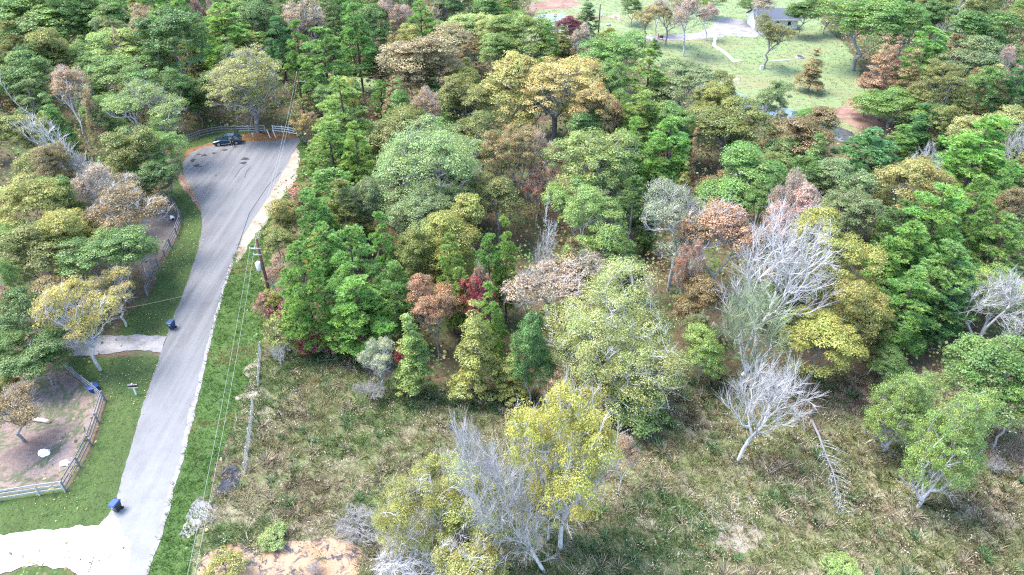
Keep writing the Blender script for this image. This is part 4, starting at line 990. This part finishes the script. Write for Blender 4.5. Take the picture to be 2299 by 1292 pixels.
def fence(name, pts, label, mat, rails=(.35, .8, 1.2), step=2.4, ht=1.3, cat='fence', post=.13, rh=.14):
    P = [at(x, y) for x, y in pts]; c = P[0]; e = empty(name, c); tag(e, label, cat)
    Q = [P[0]]
    for a, b in zip(P, P[1:]):
        k = max(1, round((b - a).length / step))
        for j in range(1, k + 1): Q.append(a.lerp(b, j / k))
    for q in Q:
        m = MB(); r = q - c; hj = ht + random.uniform(-.04, .06); m.box((r.x, r.y, hj / 2), (post, post, hj), mat, random.uniform(-.1, .1)); m.build('post', e)
    for z in rails:
        m = MB()
        for a, b in zip(Q, Q[1:]):
            d = (b - a).normalized(); s = Vector((d.y, -d.x, 0)) * (post / 2 + .022)
            m.bar(a - c + s + Vector((0, 0, z + random.uniform(-.02, .02))), b - c + s + Vector((0, 0, z + random.uniform(-.02, .02))), .035, rh, mat)
        m.build('rail', e)
    return e
fence('board_fence', [(404, 330), (424, 319), (450, 309), (478, 302), (500, 299), (530, 299)], 'dark weathered three-rail board fence curving behind the parked car', M_gwood)
fence('board_fence', [(531, 298), (560, 298), (596, 297)], 'white board fence partly hidden by the pale rounded tree', M_offw)
fence('board_fence', [(614, 297), (635, 299), (650, 301), (668, 305)], 'white board fence right of the leaning white posts', M_white)
fence('board_fence', [(700, 292), (730, 294), (800, 297)], 'white board fence showing through the pines', M_white)
fence('board_fence', [(368, 443), (386, 456), (398, 472), (407, 490), (407, 505), (398, 530), (384, 556), (372, 580)], 'dark three-rail fence bending round the small curved pen', M_gwood, rails=(.4, .8, 1.2))
fence('board_fence', [(356, 600), (345, 630), (332, 665)], 'short dark rail fence at the lawn under the golden brown tree', M_gwood)
fence('board_fence', [(150, 828), (170, 846), (192, 864), (216, 882), (236, 900)], 'dark rail fence at the top of the dirt yard', M_gwood)
fence('board_fence', [(237, 901), (222, 950), (205, 1000), (180, 1050), (148, 1104)], 'long grey rail fence on the road side of the dirt yard', M_gwood)
fence('board_fence', [(147, 1105), (90, 1113), (0, 1127), (-120, 1145)], 'pale weathered rail fence along the bottom of the dirt yard', M_offw, rh=.17)
def wire_fence(pts, label):
    P = [at(x, y) for x, y in pts]; c = P[0]; e = empty('wire_fence', c); tag(e, label, 'fence')
    for q in P: m = MB(); m.tube([q - c, q - c + Vector((random.uniform(-.08, .08), random.uniform(-.1, .1), 1.3))], .06, M_offw, 6); m.build('post', e)
    m = MB()
    for z in (.2, .45, .7, .95, 1.2):
        for a, b in zip(P, P[1:]): m.tube([a - c + Vector((0, 0, z)), (a + b) / 2 - c + Vector((0, 0, z - .05)), b - c + Vector((0, 0, z))], .014, M_metal, 4, False)
    for a, b in zip(P, P[1:]):
        n = int((b - a).length / .25)
        for i in range(n): q = a.lerp(b, i / n) - c; m.tube([q + Vector((0, 0, .2)), q + Vector((0, 0, 1.2))], .01, M_metal, 3, False)
    m.build('wire', e)
wire_fence([(586, 790), (585, 815), (583, 845), (582, 868)], 'old grey wire fence above the sandy patch')
wire_fence([(570, 910), (569, 945), (563, 985), (557, 1025), (553, 1062)], 'old grey wire fence below the sandy patch')
for (x, y, yt) in ((607, 311, 292), (620, 311, 298)):
    P = at(x, y); h_ = 1.55; m = MB(); m.bar(P, P + Vector((-.35, .1, h_)), .13, .13, M_white)
    tag(m.build('post'), 'leaning white wooden post, %s of the two in the gap of the white fence' % ('left' if x < 610 else 'right'), 'post')
# white cross marker
e = empty('cross_marker', at(568, 308)); tag(e, 'small white cross standing at the edge of the turning circle', 'cross')
m = MB(); m.box((0, 0, .42), (.09, .07, .84), M_white); m.build('upright', e); m = MB(); m.box((0, -.05, .58), (.55, .035, .09), M_white); m.build('crossbar', e)
# thin white marker stakes
for (x, y, h_, lb) in ((664, 265, 1.2, 'thin white stake left of the olive bush at the utility pole'), (681, 397, 1.0, 'small pale stake in the grass right of the sandy shoulder'), (1646, 91, 1.2, 'small white stake on the far lawn below the parking area'), (1260, 45, 3.2, 'thin white pole standing by the green pond'), (1510, 100, 1.2, 'thin dark stake on the far lawn')):
    m = MB(); m.tube([(0, 0, 0), (.02, 0, h_)], .05, M_white, 6); m.tube([(.02, 0, h_), (.02, 0, h_ + .06)], [.07, .03], M_white, 6)
    o = m.build('marker_stake'); o.location = at(x, y); tag(o, lb, 'stake')

# ---- utility poles and wires
def pole(name, base, ht, label, arms, transformer=None, rz=0):
    e = empty(name, base, rz); tag(e, label, 'utility pole')
    m = MB(); m.tube([(0, 0, 0), (0, 0, ht * .5), (0, 0, ht)], [.2, .17, .14], M_pole, 10); m.build('shaft', e, True)
    for z, L in arms:
        m = MB(); m.bar((-L * .5 + L * .25, -.14, z), (L * .75, -.14, z), .1, .1, M_offw); a = m.build('crossarm', e)
        m = MB()
        for q in (.25, .7): m.tube([(L * q, -.14, z + .05), (L * q, -.14, z + .2)], [.05, .03], M_white, 8)
        m.build('insulator', a)
    m = MB(); m.tube([(0, 0, ht), (0, 0, ht + .15)], [.05, .03], M_white, 8); m.build('insulator', e)
    if transformer:
        z, dx = transformer; m = MB(); m.tube([(dx, -.05, z - .5), (dx, -.05, z - .45), (dx, -.05, z + .4), (dx, -.05, z + .5)], [.22, .29, .29, .2], M_white, 14)
        m.tube([(dx + .1, -.05, z + .5), (dx + .1, -.05, z + .75)], [.05, .03], M_metal, 8); m.bar((0, -.02, z), (dx, -.03, z), .08, .12, M_metal); m.build('transformer', e, True)
    return e
b1 = at(684, 262); h1 = z_of(b1, 163); t2 = at(575, 537, 10.0); b2 = Vector((t2.x, t2.y, 0)); b4 = at(1343, 80); h4 = z_of(b4, 10)
pole('utility_pole', b1, h1, 'dark brown utility pole behind the white fence and turning circle', [(h1 - 1.6, 1.6)])
pole('utility_pole', b2, 10.0, 'dark utility pole with white equipment beside the near roadside trees', [(8.9, -1.2), (8.1, -.8)], (6.6, -.45))
pole('utility_pole', b4, h4, 'dark utility pole with a white transformer near the far driveway', [(h4 - .8, -1.0)], (h4 - 2.6, .5))
t3 = at(418, 1395, 10.0); b3 = Vector((t3.x, t3.y, 0)); pole('utility_pole', b3, 10.0, 'utility pole just below the bottom edge carrying the roadside wires', [(8.9, -1.2)])
def wire(name, a, b, sag, r, label, mat=M_wire):
    a = Vector(a); b = Vector(b); pts = [a.lerp(b, i / 24) - Vector((0, 0, sag * 4 * (i / 24) * (1 - i / 24))) for i in range(25)]
    m = MB(); m.tube(pts, r, mat, 5, False); tag(m.build(name), label, 'power line')
wire('power_line', b1 + Vector((0, 0, h1 + .1)), b2 + Vector((0, 0, 10.15)), .8, .013, 'upper wire from the pole at the turning circle to the near roadside pole')
wire('power_line', b1 + Vector((-.1, -.14, h1 - 1.5)), b2 + Vector((-.3, -.14, 9.1)), .9, .013, 'lower wire from the pole at the turning circle to the near roadside pole')
wire('power_line', b2 + Vector((-.8, -.14, 9.1)), b3 + Vector((-.8, -.14, 9.1)), .5, .009, 'left of two pale wires running down over the roadside grass')
wire('power_line', b2 + Vector((0, 0, 10.15)), b3 + Vector((0, 0, 10.15)), .6, .009, 'right of two pale wires running down over the roadside grass')
wire('power_line', b1 + Vector((.4, -.14, h1 + .1)), at(960, 135, 9), .4, .013, 'upper wire running right from the pole at the turning circle into the trees')
wire('power_line', b1 + Vector((1.1, -.14, h1 - 1.5)), at(960, 155, 8), .4, .013, 'lower wire running right from the pole at the turning circle into the trees')
wire('power_line', b2 + Vector((0, 0, 6.0)), at(270, 694, 4.6), .5, .014, 'dark service wire crossing over the road to the left trees', M_blk)
wire('power_line', b4 + Vector((-.4, -.14, h4 - .7)), at(1180, 40, 8), .5, .025, 'wire running left from the far utility pole', M_wire)

# ---- mailbox
P = at(306, 887); ht_ = z_of(P, 862)
e = empty('mailbox', P, R(6)); tag(e, 'black mailbox on a white wooden post in the roadside lawn', 'mailbox')
m = MB(); m.box((0, 0, ht_ / 2), (.11, .11, ht_), M_white); m.build('post', e)
m = MB(); m.bar((-.45, -.08, ht_ - .42), (.5, -.08, ht_ - .42), .05, .1, M_white); m.build('arm', e)
m = MB(); prof = [(-.13, 0), (.13, 0), (.13, .16), (.09, .24), (0, .28), (-.09, .24), (-.13, .16)]; vs = []
for x in (-.42, .5): vs += [(x, py, ht_ - .36 + pz) for py, pz in prof]
m.add(vs, [tuple(range(7)), tuple(range(13, 6, -1))] + [(i, 7 + i, 7 + (i + 1) % 7, (i + 1) % 7) for i in range(7)], M_blk); m.build('box', e)
m = MB(); m.box((.3, -.15, ht_ - .1), (.04, .02, .2), M_red); m.build('flag', e)

# ---- wheelie bins
def bin_(P, rz, lid, label, emblem):
    e = empty('trash_bin', P, rz); tag(e, label, 'trash bin')
    m = MB(); vs = []
    for z, wx, wy, dy in ((.1, .42, .5, .04), (.5, .5, .6, .02), (.95, .58, .7, 0), (1.0, .62, .76, 0)):
        for x, y in ((-1, -1), (0, -1.06), (1, -1), (1, 1), (-1, 1)): vs.append((x * wx / 2, y * wy / 2 + dy, z))
    fs = [(4, 3, 2, 1, 0), (15, 16, 17, 18, 19)]
    for r_ in range(3):
        for k in range(5): fs.append((r_ * 5 + k, r_ * 5 + (k + 1) % 5, r_ * 5 + 5 + (k + 1) % 5, r_ * 5 + 5 + k))
    m.add(vs, fs, M_navy if lid is not M_blue else M_blk); m.build('body', e)
    m = MB(); vs = []
    for z, s in ((1.005, 1.0), (1.05, 1.0), (1.11, .78)):
        for x, y in ((-1, -1), (0, -1.12), (1, -1), (1, 1), (-1, 1)): vs.append((x * .33 * s, y * .4 * s, z))
    fs = [(4, 3, 2, 1, 0), (10, 11, 12, 13, 14)]
    for r_ in range(2):
        for k in range(5): fs.append((r_ * 5 + k, r_ * 5 + (k + 1) % 5, r_ * 5 + 5 + (k + 1) % 5, r_ * 5 + 5 + k))
    m.add(vs, fs, lid); m.build('lid', e)
    m = MB(); m.tube([(-.28, .44, .95), (.28, .44, .95)], .02, M_blk, 6); m.bar((-.27, .36, .95), (-.27, .45, .95), .03, .03, M_blk); m.bar((.27, .36, .95), (.27, .45, .95), .03, .03, M_blk); m.build('handle', e)
    for x in (-.26, .26):
        m = MB(); m.tube([(x - .03, .28, .13), (x + .03, .28, .13)], .13, M_tyre, 12); m.build('wheel', e)
    if emblem:
        m = MB()
        for dx, s_ in ((-.09, 1), (-.03, -1), (.03, 1), (.09, -1)): m.bar((dx - .03, -.345 + .002, .72 if s_ > 0 else .84), (dx + .03, -.365, .84 if s_ > 0 else .72), .012, .035, M_white)
        m.bar((-.14, -.372, .87), (.14, -.372, .87), .012, .02, M_white); m.bar((-.13, -.362, .69), (.13, -.362, .69), .012, .02, M_white); m.build('emblem', e)
    return e
bin_(at(265, 1147), R(-14), M_blue, 'black wheeled trash bin with a blue lid beside the junction', True)
bin_(at(388, 739), R(-10), M_navy, 'navy wheeled trash bin with a white emblem at the road edge above the gravel driveway', True)

# ---- blue tub and yard things
e = empty('plastic_tub', at(212, 877)); tag(e, 'round blue plastic tub against the fence corner', 'tub')
m = MB(); m.tube([(0, 0, 0), (0, 0, .5), (0, 0, .56)], [.42, .5, .52], M_blue, 20); m.build('body', e, False)
m = MB(); m.tube([(0, 0, .57), (0, 0, .6), (0, 0, .66)], [.54, .54, .2], M_blue, 20); m.build('lid', e)
m = MB(); m.box((.34, -.4, .25), (.34, .22, .5), M_gwood, R(-35)); tag(m.build('wooden_block'), 'grey block beside the blue tub', 'block').location = at(214, 877)
def crumple(name, px, py, rx, ry, rz_, label, cat):
    m = MB(); P = at(px, py); m.sphere((0, 0, rz_ * .35), (rx, ry, rz_), M_tarp, 16, 8, .28); o = m.build(name); o.location = P; tag(o, label, cat)
crumple('white_sheet', 100, 1020, .5, .4, .3, 'larger crumpled white sheet lying on the dirt yard', 'sheet')
crumple('white_sheet', 146, 1042, .42, .3, .22, 'smaller torn white sheet beside the yard fence', 'sheet')
def log(a, b, r1, r2, mat, label, z=None):
    A = at(*a); B = at(*b); z = z or (r1, r2); c = A.copy(); e = empty('log', c); tag(e, label, 'log')
    pts = []
    for i in range(7):
        t = i / 6; p = A.lerp(B, t) - c; p.z = z[0] + (z[1] - z[0]) * t; pts.append(p + Vector((random.uniform(-1, 1), random.uniform(-1, 1), 0)) * r1 * .15)
    m = MB(); m.tube(pts, [r1 + (r2 - r1) * i / 6 for i in range(7)], mat, 10); m.build('wood', e, True)
    for p, q, r_ in ((pts[0], pts[1], r1), (pts[-1], pts[-2], r2)):
        d = (p - q).normalized(); m = MB(); m.tube([p, p + d * .012], r_ * .93, M_cut, 10); m.build('cut_end', e)
    return e
log((76, 944), (112, 950), .2, .17, M_log, 'pinkish barkless log lying in the dirt yard')
log((30, 945), (60, 944), .17, .15, M_gwood, 'dark grey log left of the pinkish log')
log((112, 1036), (127, 1022), .03, .02, M_offw, 'thin pale stick between the two white sheets')
# white drum lying in the curved pen
P = at(388, 494); e = empty('drum', P); tag(e, 'white plastic drum lying on its side in the small curved pen', 'drum')
m = MB(); m.tube([(-.28, .42, .2), (-.25, .36, .28), (0, 0, .3), (.2, -.3, .28), (.22, -.33, .28)], [.16, .25, .28, .26, .22], M_white, 14); m.build('body', e, True)
m = MB(); m.tube([(.222, -.334, .28), (.235, -.352, .28)], .2, M_blk, 14); m.build('mouth', e)

# ---- parked car
P = (at(488, 329) + at(530, 326)) / 2; A = at(486, 330); B = at(532, 326)
head = math.atan2(A.y - B.y, A.x - B.x)        # nose points left in the picture
e = empty('parked_car', ((A.x + B.x) / 2, (A.y + B.y) / 2 + .9, 0), head + R(0)); tag(e, 'dark blue-green crossover car parked at the edge of the turning circle', 'car')
def loft(secs, mat, name, par, smooth=False):
    m = MB(); n = len(secs[0]); vs = [v for s in secs for v in s]; fs = []
    for i in range(len(secs) - 1):
        for k in range(n - 1): fs.append((i * n + k, i * n + k + 1, (i + 1) * n + k + 1, (i + 1) * n + k))
        fs.append((i * n + n - 1, i * n, (i + 1) * n, (i + 1) * n + n - 1))
    fs.append(tuple(range(n))[::-1]); fs.append(tuple((len(secs) - 1) * n + k for k in range(n)))
    m.add(vs, fs, mat); return m.build(name, par, smooth)
def sec(x, z0, zs, zt, w0, ws, wt): return [(x, -w0, z0), (x, -ws, (z0 + zs) / 2), (x, -ws * .98, zs), (x, -wt, zt), (x, 0, zt + .03), (x, wt, zt), (x, ws * .98, zs), (x, ws, (z0 + zs) / 2), (x, w0, z0)]
body = loft([sec(-2.3, .42, .8, .98, .72, .8, .7), sec(-2.2, .28, .88, 1.05, .84, .9, .78), sec(-1.4, .25, .95, 1.06, .88, .94, .84), sec(-.3, .25, .95, 1.03, .88, .94, .84), sec(.9, .25, .93, 1.03, .88, .94, .82), sec(1.7, .27, .85, .96, .87, .93, .76), sec(2.15, .3, .72, .84, .82, .88, .66), sec(2.33, .4, .62, .7, .68, .75, .55)], M_paint, 'body', e)
m = MB()
def cab(x, z, w_): return [(x, -w_, z), (x, w_, z)]
rf = [(-2.18, 1.06, .74), (-1.85, 1.48, .64), (-1.2, 1.62, .62), (-.1, 1.64, .62), (.45, 1.55, .62), (1.3, 1.03, .76)]
vs = [];
for x, z, w_ in rf: vs += [(x, -w_, z), (x, w_, z)]
fs = [(2 * i, 2 * i + 1, 2 * i + 3, 2 * i + 2)[::-1] for i in range(5)]
m.add(vs, [fs[1], fs[2], fs[3]], M_paint); m.build('roof', e)
m = MB(); m.add(vs, [fs[4]], M_glass); m.build('windscreen', e); m = MB(); m.add(vs, [fs[0]], M_glass); m.build('rear_window', e)
for s_ in (-1, 1):
    for (x0, x1) in ((-1.95, -1.3), (-1.22, -.3), (-.22, .95)):
        def top(x): return float(np.interp(x, [q[0] for q in rf], [q[1] for q in rf])) - .06
        def wt(x): return float(np.interp(x, [q[0] for q in rf], [q[2] for q in rf])) + .015
        m = MB(); a = [(x0, s_ * .83, 1.03), (x1, s_ * .83, 1.03), (x1, s_ * (wt(x1) + .0), top(x1)), ((x0 + x1) / 2, s_ * wt((x0 + x1) / 2), top((x0 + x1) / 2)), (x0, s_ * wt(x0), top(x0))]
        m.add(a, [(0, 1, 2, 3, 4) if s_ < 0 else (4, 3, 2, 1, 0)], M_glass); m.build('side_window', e)
    m = MB()
    for x in (-1.27, -.26): m.bar((x, s_ * .825, 1.03), (x, s_ * .625, 1.58), .06, .04, M_paint)
    m.bar((1.22, s_ * .79, 1.05), (.4, s_ * .63, 1.56), .06, .05, M_paint); m.bar((-2.1, s_ * .77, 1.06), (-1.8, s_ * .645, 1.48), .07, .09, M_paint)
    m.bar((.4, s_ * .62, 1.58), (-1.85, s_ * .63, 1.5), .05, .05, M_paint); m.build('pillar', e)
    m = MB(); m.box((-.05, s_ * .915, .36), (2.1, .05, .09), M_metal); m.build('sill_trim', e)
    m = MB(); m.sphere((.95, s_ * 1.0, 1.08), (.12, .13, .09), M_paint, 8, 5); m.build('mirror', e, True)
    m = MB(); m.sphere((2.1, s_ * .66, .74), (.2, .16, .08), M_lamp, 8, 5); m.build('headlight', e, True)
    m = MB(); m.box((-2.24, s_ * .68, .9), (.08, .26, .14), M_red); m.build('tail_light', e)
    for x in (-1.42, 1.42):
        m = MB(); y = s_ * .86; m.tube([(x, y - .11, .35), (x, y - .07, .35), (x, y + .07, .35), (x, y + .11, .35)], [.31, .35, .35, .31], M_tyre, 20); w0 = m.build('wheel', e)
        m = MB(); m.tube([(x, y + s_ * .112, .35), (x, y + s_ * .122, .35)], [.23, .2], M_rim, 12); m.build('rim', w0)
        m = MB(); m.tube([(x, y + s_ * .07, .37), (x, y + s_ * .09, .37)], [.41, .41], M_blk, 18); m.build('wheel_arch', e)
# ---- person standing at the rear wheel of the car
def skin_body(name, V, E, Rr, mat, par=None):
    me = bpy.data.meshes.new(name); me.from_pydata(V, E, []); o = bpy.data.objects.new(name, me); COL.objects.link(o)
    md = o.modifiers.new('skin', 'SKIN'); md.use_smooth_shade = True
    for i, r_ in enumerate(Rr): me.skin_vertices[0].data[i].radius = (r_, r_ * .85)
    me.skin_vertices[0].data[0].use_root = True
    s = o.modifiers.new('sub', 'SUBSURF'); s.levels = 2; s.render_levels = 2
    me.materials.append(mat)
    if par: o.parent = par
    return o
V = [(0, 0, .95), (0, 0, 1.15), (0, 0, 1.38), (0, 0, 1.48), (0, -.01, 1.58), (0, -.02, 1.68),
     (-.1, 0, .88), (-.12, -.02, .5), (-.13, .02, .08), (-.13, -.14, .04), (.1, 0, .88), (.13, -.05, .5), (.15, .02, .08), (.15, -.14, .04),
     (-.19, 0, 1.4), (-.26, .02, 1.13), (-.2, -.2, 1.02), (.19, 0, 1.4), (.26, .03, 1.13), (.2, -.2, 1.05)]
E = [(0, 1), (1, 2), (2, 3), (3, 4), (4, 5), (0, 6), (6, 7), (7, 8), (8, 9), (0, 10), (10, 11), (11, 12), (12, 13), (2, 14), (14, 15), (15, 16), (2, 17), (17, 18), (18, 19)]
Rr = [.15, .14, .16, .07, .085, .09, .095, .065, .042, .04, .095, .065, .042, .04, .065, .045, .035, .065, .045, .035]
# hand chains: five fingers each from the wrists
for wi, sx in ((16, -1), (19, 1)):
    w_ = V[wi]; hi = len(V); V.append((w_[0] + sx * -.01, w_[1] - .08, w_[2] - .01)); E.append((wi, hi)); Rr.append(.032)
    for f_, (dx, l_) in enumerate(((-.03, .075), (-.01, .085), (.01, .08), (.03, .065), (.045 * -sx, .05))):
        a = len(V); V.append((w_[0] + dx * 1.1, w_[1] - .08 - l_ * .6, w_[2] - .015)); V.append((w_[0] + dx * 1.15, w_[1] - .08 - l_, w_[2] - .045)); E += [(hi, a), (a, a + 1)]; Rr += [.01, .008]
pp = at(523, 330); person = skin_body('person', V, E, Rr, M_skin); person.location = pp; person.rotation_euler = (0, 0, R(15))
tag(person, 'person in a dark shirt and shorts standing beside the rear wheel of the car', 'person')
def tubes_child(name, segs, mat):
    m = MB()
    for pts, rad in segs: m.tube(pts, rad, mat, 12)
    m.build(name, person, True)
tubes_child('shirt', [([(0, 0, .93), (0, 0, 1.1), (0, 0, 1.3), (0, 0, 1.42), (0, 0, 1.47)], [.19, .18, .2, .18, .09]), ([(-.17, 0, 1.42), (-.25, .01, 1.22)], [.085, .08]), ([(.17, 0, 1.42), (.25, .01, 1.22)], [.085, .08])], M_cloth)
tubes_child('shorts', [([(0, 0, .84), (0, 0, .95)], [.17, .185]), ([(-.1, 0, .9), (-.12, -.015, .55)], [.125, .11]), ([(.1, 0, .9), (.125, -.035, .55)], [.125, .11])], M_cloth)
m = MB(); m.sphere((0, .012, 1.705), (.1, .112, .1), M_hair, 12, 8); m.build('hair', person, True)
m = MB(); m.sphere((0, -.115, 1.655), (.015, .02, .022), M_skin, 6, 4); m.sphere((-.035, -.1, 1.685), (.012, .008, .008), M_blk, 6, 4); m.sphere((.035, -.1, 1.685), (.012, .008, .008), M_blk, 6, 4); m.sphere((0, -.1, 1.62), (.024, .008, .006), M_red, 6, 4)
m.sphere((-.095, 0, 1.67), (.015, .025, .035), M_skin, 6, 4); m.sphere((.095, 0, 1.67), (.015, .025, .035), M_skin, 6, 4); m.build('face', person, True)
m = MB(); m.sphere((-.13, -.06, .045), (.06, .15, .055), M_white, 10, 6); m.sphere((.15, -.06, .045), (.06, .15, .055), M_white, 10, 6); m.build('shoes', person, True)

# ---- far white house
hb = at(1788, 67); L_h, D_h, wh = 11.0, 6.5, 2.7
e = empty('white_house', (hb.x - L_h / 2, hb.y + D_h / 2, 0), 0); tag(e, 'small white house with a blue-grey roof half hidden by trees at the top right', 'house')
m = MB(); x0, x1, y0, y1 = -L_h / 2, L_h / 2, -D_h / 2, D_h / 2; rg = wh + 1.7
m.add([(x0, y0, 0), (x1, y0, 0), (x1, y1, 0), (x0, y1, 0), (x0, y0, wh), (x1, y0, wh), (x1, y1, wh), (x0, y1, wh), (x0, 0, rg - .12), (x1, 0, rg - .12)],
      [(0, 1, 5, 4), (1, 2, 6, 9, 5), (2, 3, 7, 6), (3, 0, 4, 8, 7)], M_white); m.build('wall', e)
m = MB(); ov = .55
for s_ in (-1, 1):
    ze = wh - .25; a = [(x0 - ov, s_ * (D_h / 2 + ov), ze), (x1 + ov, s_ * (D_h / 2 + ov), ze), (x1 + ov * .3, 0, rg), (x0 - ov * .3, 0, rg)]
    b = [(p[0], p[1], p[2] + .14) for p in a]
    m.add(a + b, [(0, 1, 2, 3), (7, 6, 5, 4), (0, 4, 5, 1), (1, 5, 6, 2), (3, 7, 4, 0)], M_roof)
rf_o = m.build('roof', e)
m = MB(); m.bar((x0 - ov, y0 - ov - .03, wh - .2), (x1 + ov, y0 - ov - .03, wh - .2), .05, .24, M_white); m.build('fascia', e)
for x in (3.3, .2, -3.4):
    m = MB(); m.box((x, y0 - .03, 1.55), (1.0, .05, 1.2), M_white); w0 = m.build('window', e); m = MB(); m.box((x, y0 - .062, 1.55), (.8, .02, 1.0), M_glass); m.build('pane', w0)
m = MB(); m.box((-1.6, y0 - .03, 1.05), (.95, .05, 2.1), M_gwood); d0 = m.build('door', e); m = MB(); m.sphere((-1.25, y0 - .08, 1.0), (.04, .04, .04), M_metal, 6, 4); m.build('handle', d0)
e2 = empty('satellite_dish', (hb.x - L_h / 2 + 4.9, hb.y + D_h / 2 + y0 - .1, 2.75)); tag(e2, 'round white satellite dish on the right corner of the house roof', 'satellite dish')
m = MB(); m.tube([(0, 0, -.15), (0, 0, 1.0), (0, -.15, 1.15)], .04, M_metal, 8); m.build('mast', e2)
m = MB(); m.tube([(0, -.1, 1.3), (.0, -.16, 1.3), (0, -.3, 1.34)], [.08, .38, .58], M_white, 20); m.build('reflector', e2, False)
# ---- small things on the far lawn
m = MB(); m.sphere((0, 0, .25), (.75, .4, .4), M_metal, 12, 6, .1); o = m.build('covered_heap'); o.location = at(1366, 58); tag(o, 'low grey tarp-covered heap on the far grass right of the utility pole', 'heap')
e = empty('cooler_box', at(1709, 157)); tag(e, 'small white box standing beside the trunk of the olive-tan tree', 'box')
m = MB(); m.box((0, 0, .4), (.6, .5, .8), M_white); m.build('body', e); m = MB(); m.box((0, 0, .84), (.66, .56, .07), M_offw); m.build('lid', e)
e = empty('grill', at(1484, 90)); tag(e, 'black barrel grill standing at the edge of the far driveway', 'grill')
m = MB(); m.tube([(-.45, 0, .8), (.45, 0, .8)], .32, M_blk, 14); m.build('barrel', e)
for x in (-.35, .35):
    m = MB(); m.bar((x, -.2, 0), (x, -.05, .55), .05, .05, M_blk); m.bar((x, .2, 0), (x, .05, .55), .05, .05, M_blk); m.build('leg', e)
M_redc = plain('red_cloth', (.35, .08, .07), .9)
e = empty('red_post', at(1477, 89)); tag(e, 'reddish post beside the black grill on the far driveway', 'post')
m = MB(); m.tube([(0, 0, 0), (.03, 0, 1.3)], [.16, .12], M_redc, 8); m.sphere((.03, 0, 1.38), (.14, .14, .12), M_redc, 8, 5); m.build('body', e)
e = empty('fire_ring', at(1795, 130)); tag(e, 'low dark round fire ring on the lawn right of the house', 'fire ring')
m = MB(); m.tube([(0, 0, 0), (0, 0, .35)], [.95, .9], M_metal, 20); m.build('ring', e); m = MB(); m.sphere((0, 0, .33), (.8, .8, .12), M_blk, 14, 5, .1); m.build('ash', e)
m = MB(); m.box((0, 0, .08), (4.2, .35, .16), m_concrete, R(6)); o = m.build('concrete_kerb'); o.location = at(1755, 137); tag(o, 'long pale concrete kerb lying on the lawn below the house', 'kerb')
m = MB(); m.sphere((0, 0, .12), (.35, .25, .2), M_navy, 10, 6, .15); o = m.build('plastic_bag'); o.location = at(791, 752); tag(o, 'dark blue plastic bag under the trees above the meadow', 'bag')

# ---- snapped, fallen tree in the right meadow
A = at(1820, 955); e = empty('fallen_tree', A); tag(e, 'fallen dead pale trunk with broken twigs lying in the right meadow', 'fallen tree')
tp = [at(x, y) - A for x, y in ((1820, 955), (1835, 985), (1850, 1025), (1868, 1065), (1878, 1105), (1893, 1152))]
pts = [Vector((p.x, p.y, .55 - .07 * i)) for i, p in enumerate(tp)]
m = MB(); m.tube(pts, [.13, .11, .1, .08, .05, .02], M_gwood, 8); m.build('trunk', e, True)
m = MB()
for i in range(60):
    t = random.uniform(.25, 1) * 4.99; k = int(t); p = pts[k].lerp(pts[k + 1], t - k); s_ = random.choice((-1, 1)); l_ = random.uniform(.5, 1.9)
    d = Vector((s_ * random.uniform(.6, 1), -random.uniform(.2, 1), random.uniform(-.1, .5))); q = p + d * l_ * .5; q2 = q + (d + Vector((random.uniform(-.4, .4), -.3, -.2))) * l_ * .5
    m.tube([p, q, q2], [.018, .012, .005], M_offw, 4)
    for j in range(3): m.tube([q, q + Vector((random.uniform(-.5, .5), random.uniform(-.6, .2), random.uniform(-.1, .3)))], [.009, .003], M_offw, 3)
m.build('branches', e)
P = at(1818, 938); T2 = at(1834, 908); e = empty('tree_stump', P); tag(e, 'short broken stump with a cut orange top above the fallen pale trunk', 'stump')
m = MB(); m.tube([(0, 0, 0), (.1, .2, .5), (.25, .35, 1.2)], [.24, .19, .17], M_gwood, 9); m.build('wood', e, True); m = MB(); m.tube([(.25, .35, 1.2), (.257, .357, 1.225)], .155, M_cut, 9); m.build('cut_top', e)
m = MB()
for i in range(220):
    q = at(1610 + random.gauss(0, 90), 1165 + random.gauss(0, 38)); t = random.uniform(0, 3.14); l_ = random.uniform(.2, .9); d = Vector((math.cos(t) * l_, math.sin(t) * l_, random.uniform(-.1, .35)))
    q.z = random.uniform(.1, .3); m.tube([q, q + d * .5 + Vector((0, 0, .06)), q + d], [.014, .011, .004], M_offw, 4)
tag(m.build('dead_branches'), 'scattered pale dead branches and straw over the bare patch in the right meadow', 'dead branches', kind='stuff')
log((710, 812), (768, 806), .06, .05, M_offw, 'thin pale log at the top of the meadow below the crimson bush')
log((752, 775), (812, 812), .07, .04, M_offw, 'slanting dead stick left of the pale feathery sapling', z=(1.2, .2))
log((2013, 770), (1945, 845), .06, .05, M_offw, 'thin leaning dead stem right of the yellow-green bushy tree', z=(3.0, .2))
log((1585, 866), (1640, 862), .06, .05, M_offw, 'thin white stick at the clearing edge left of the bent white tree')
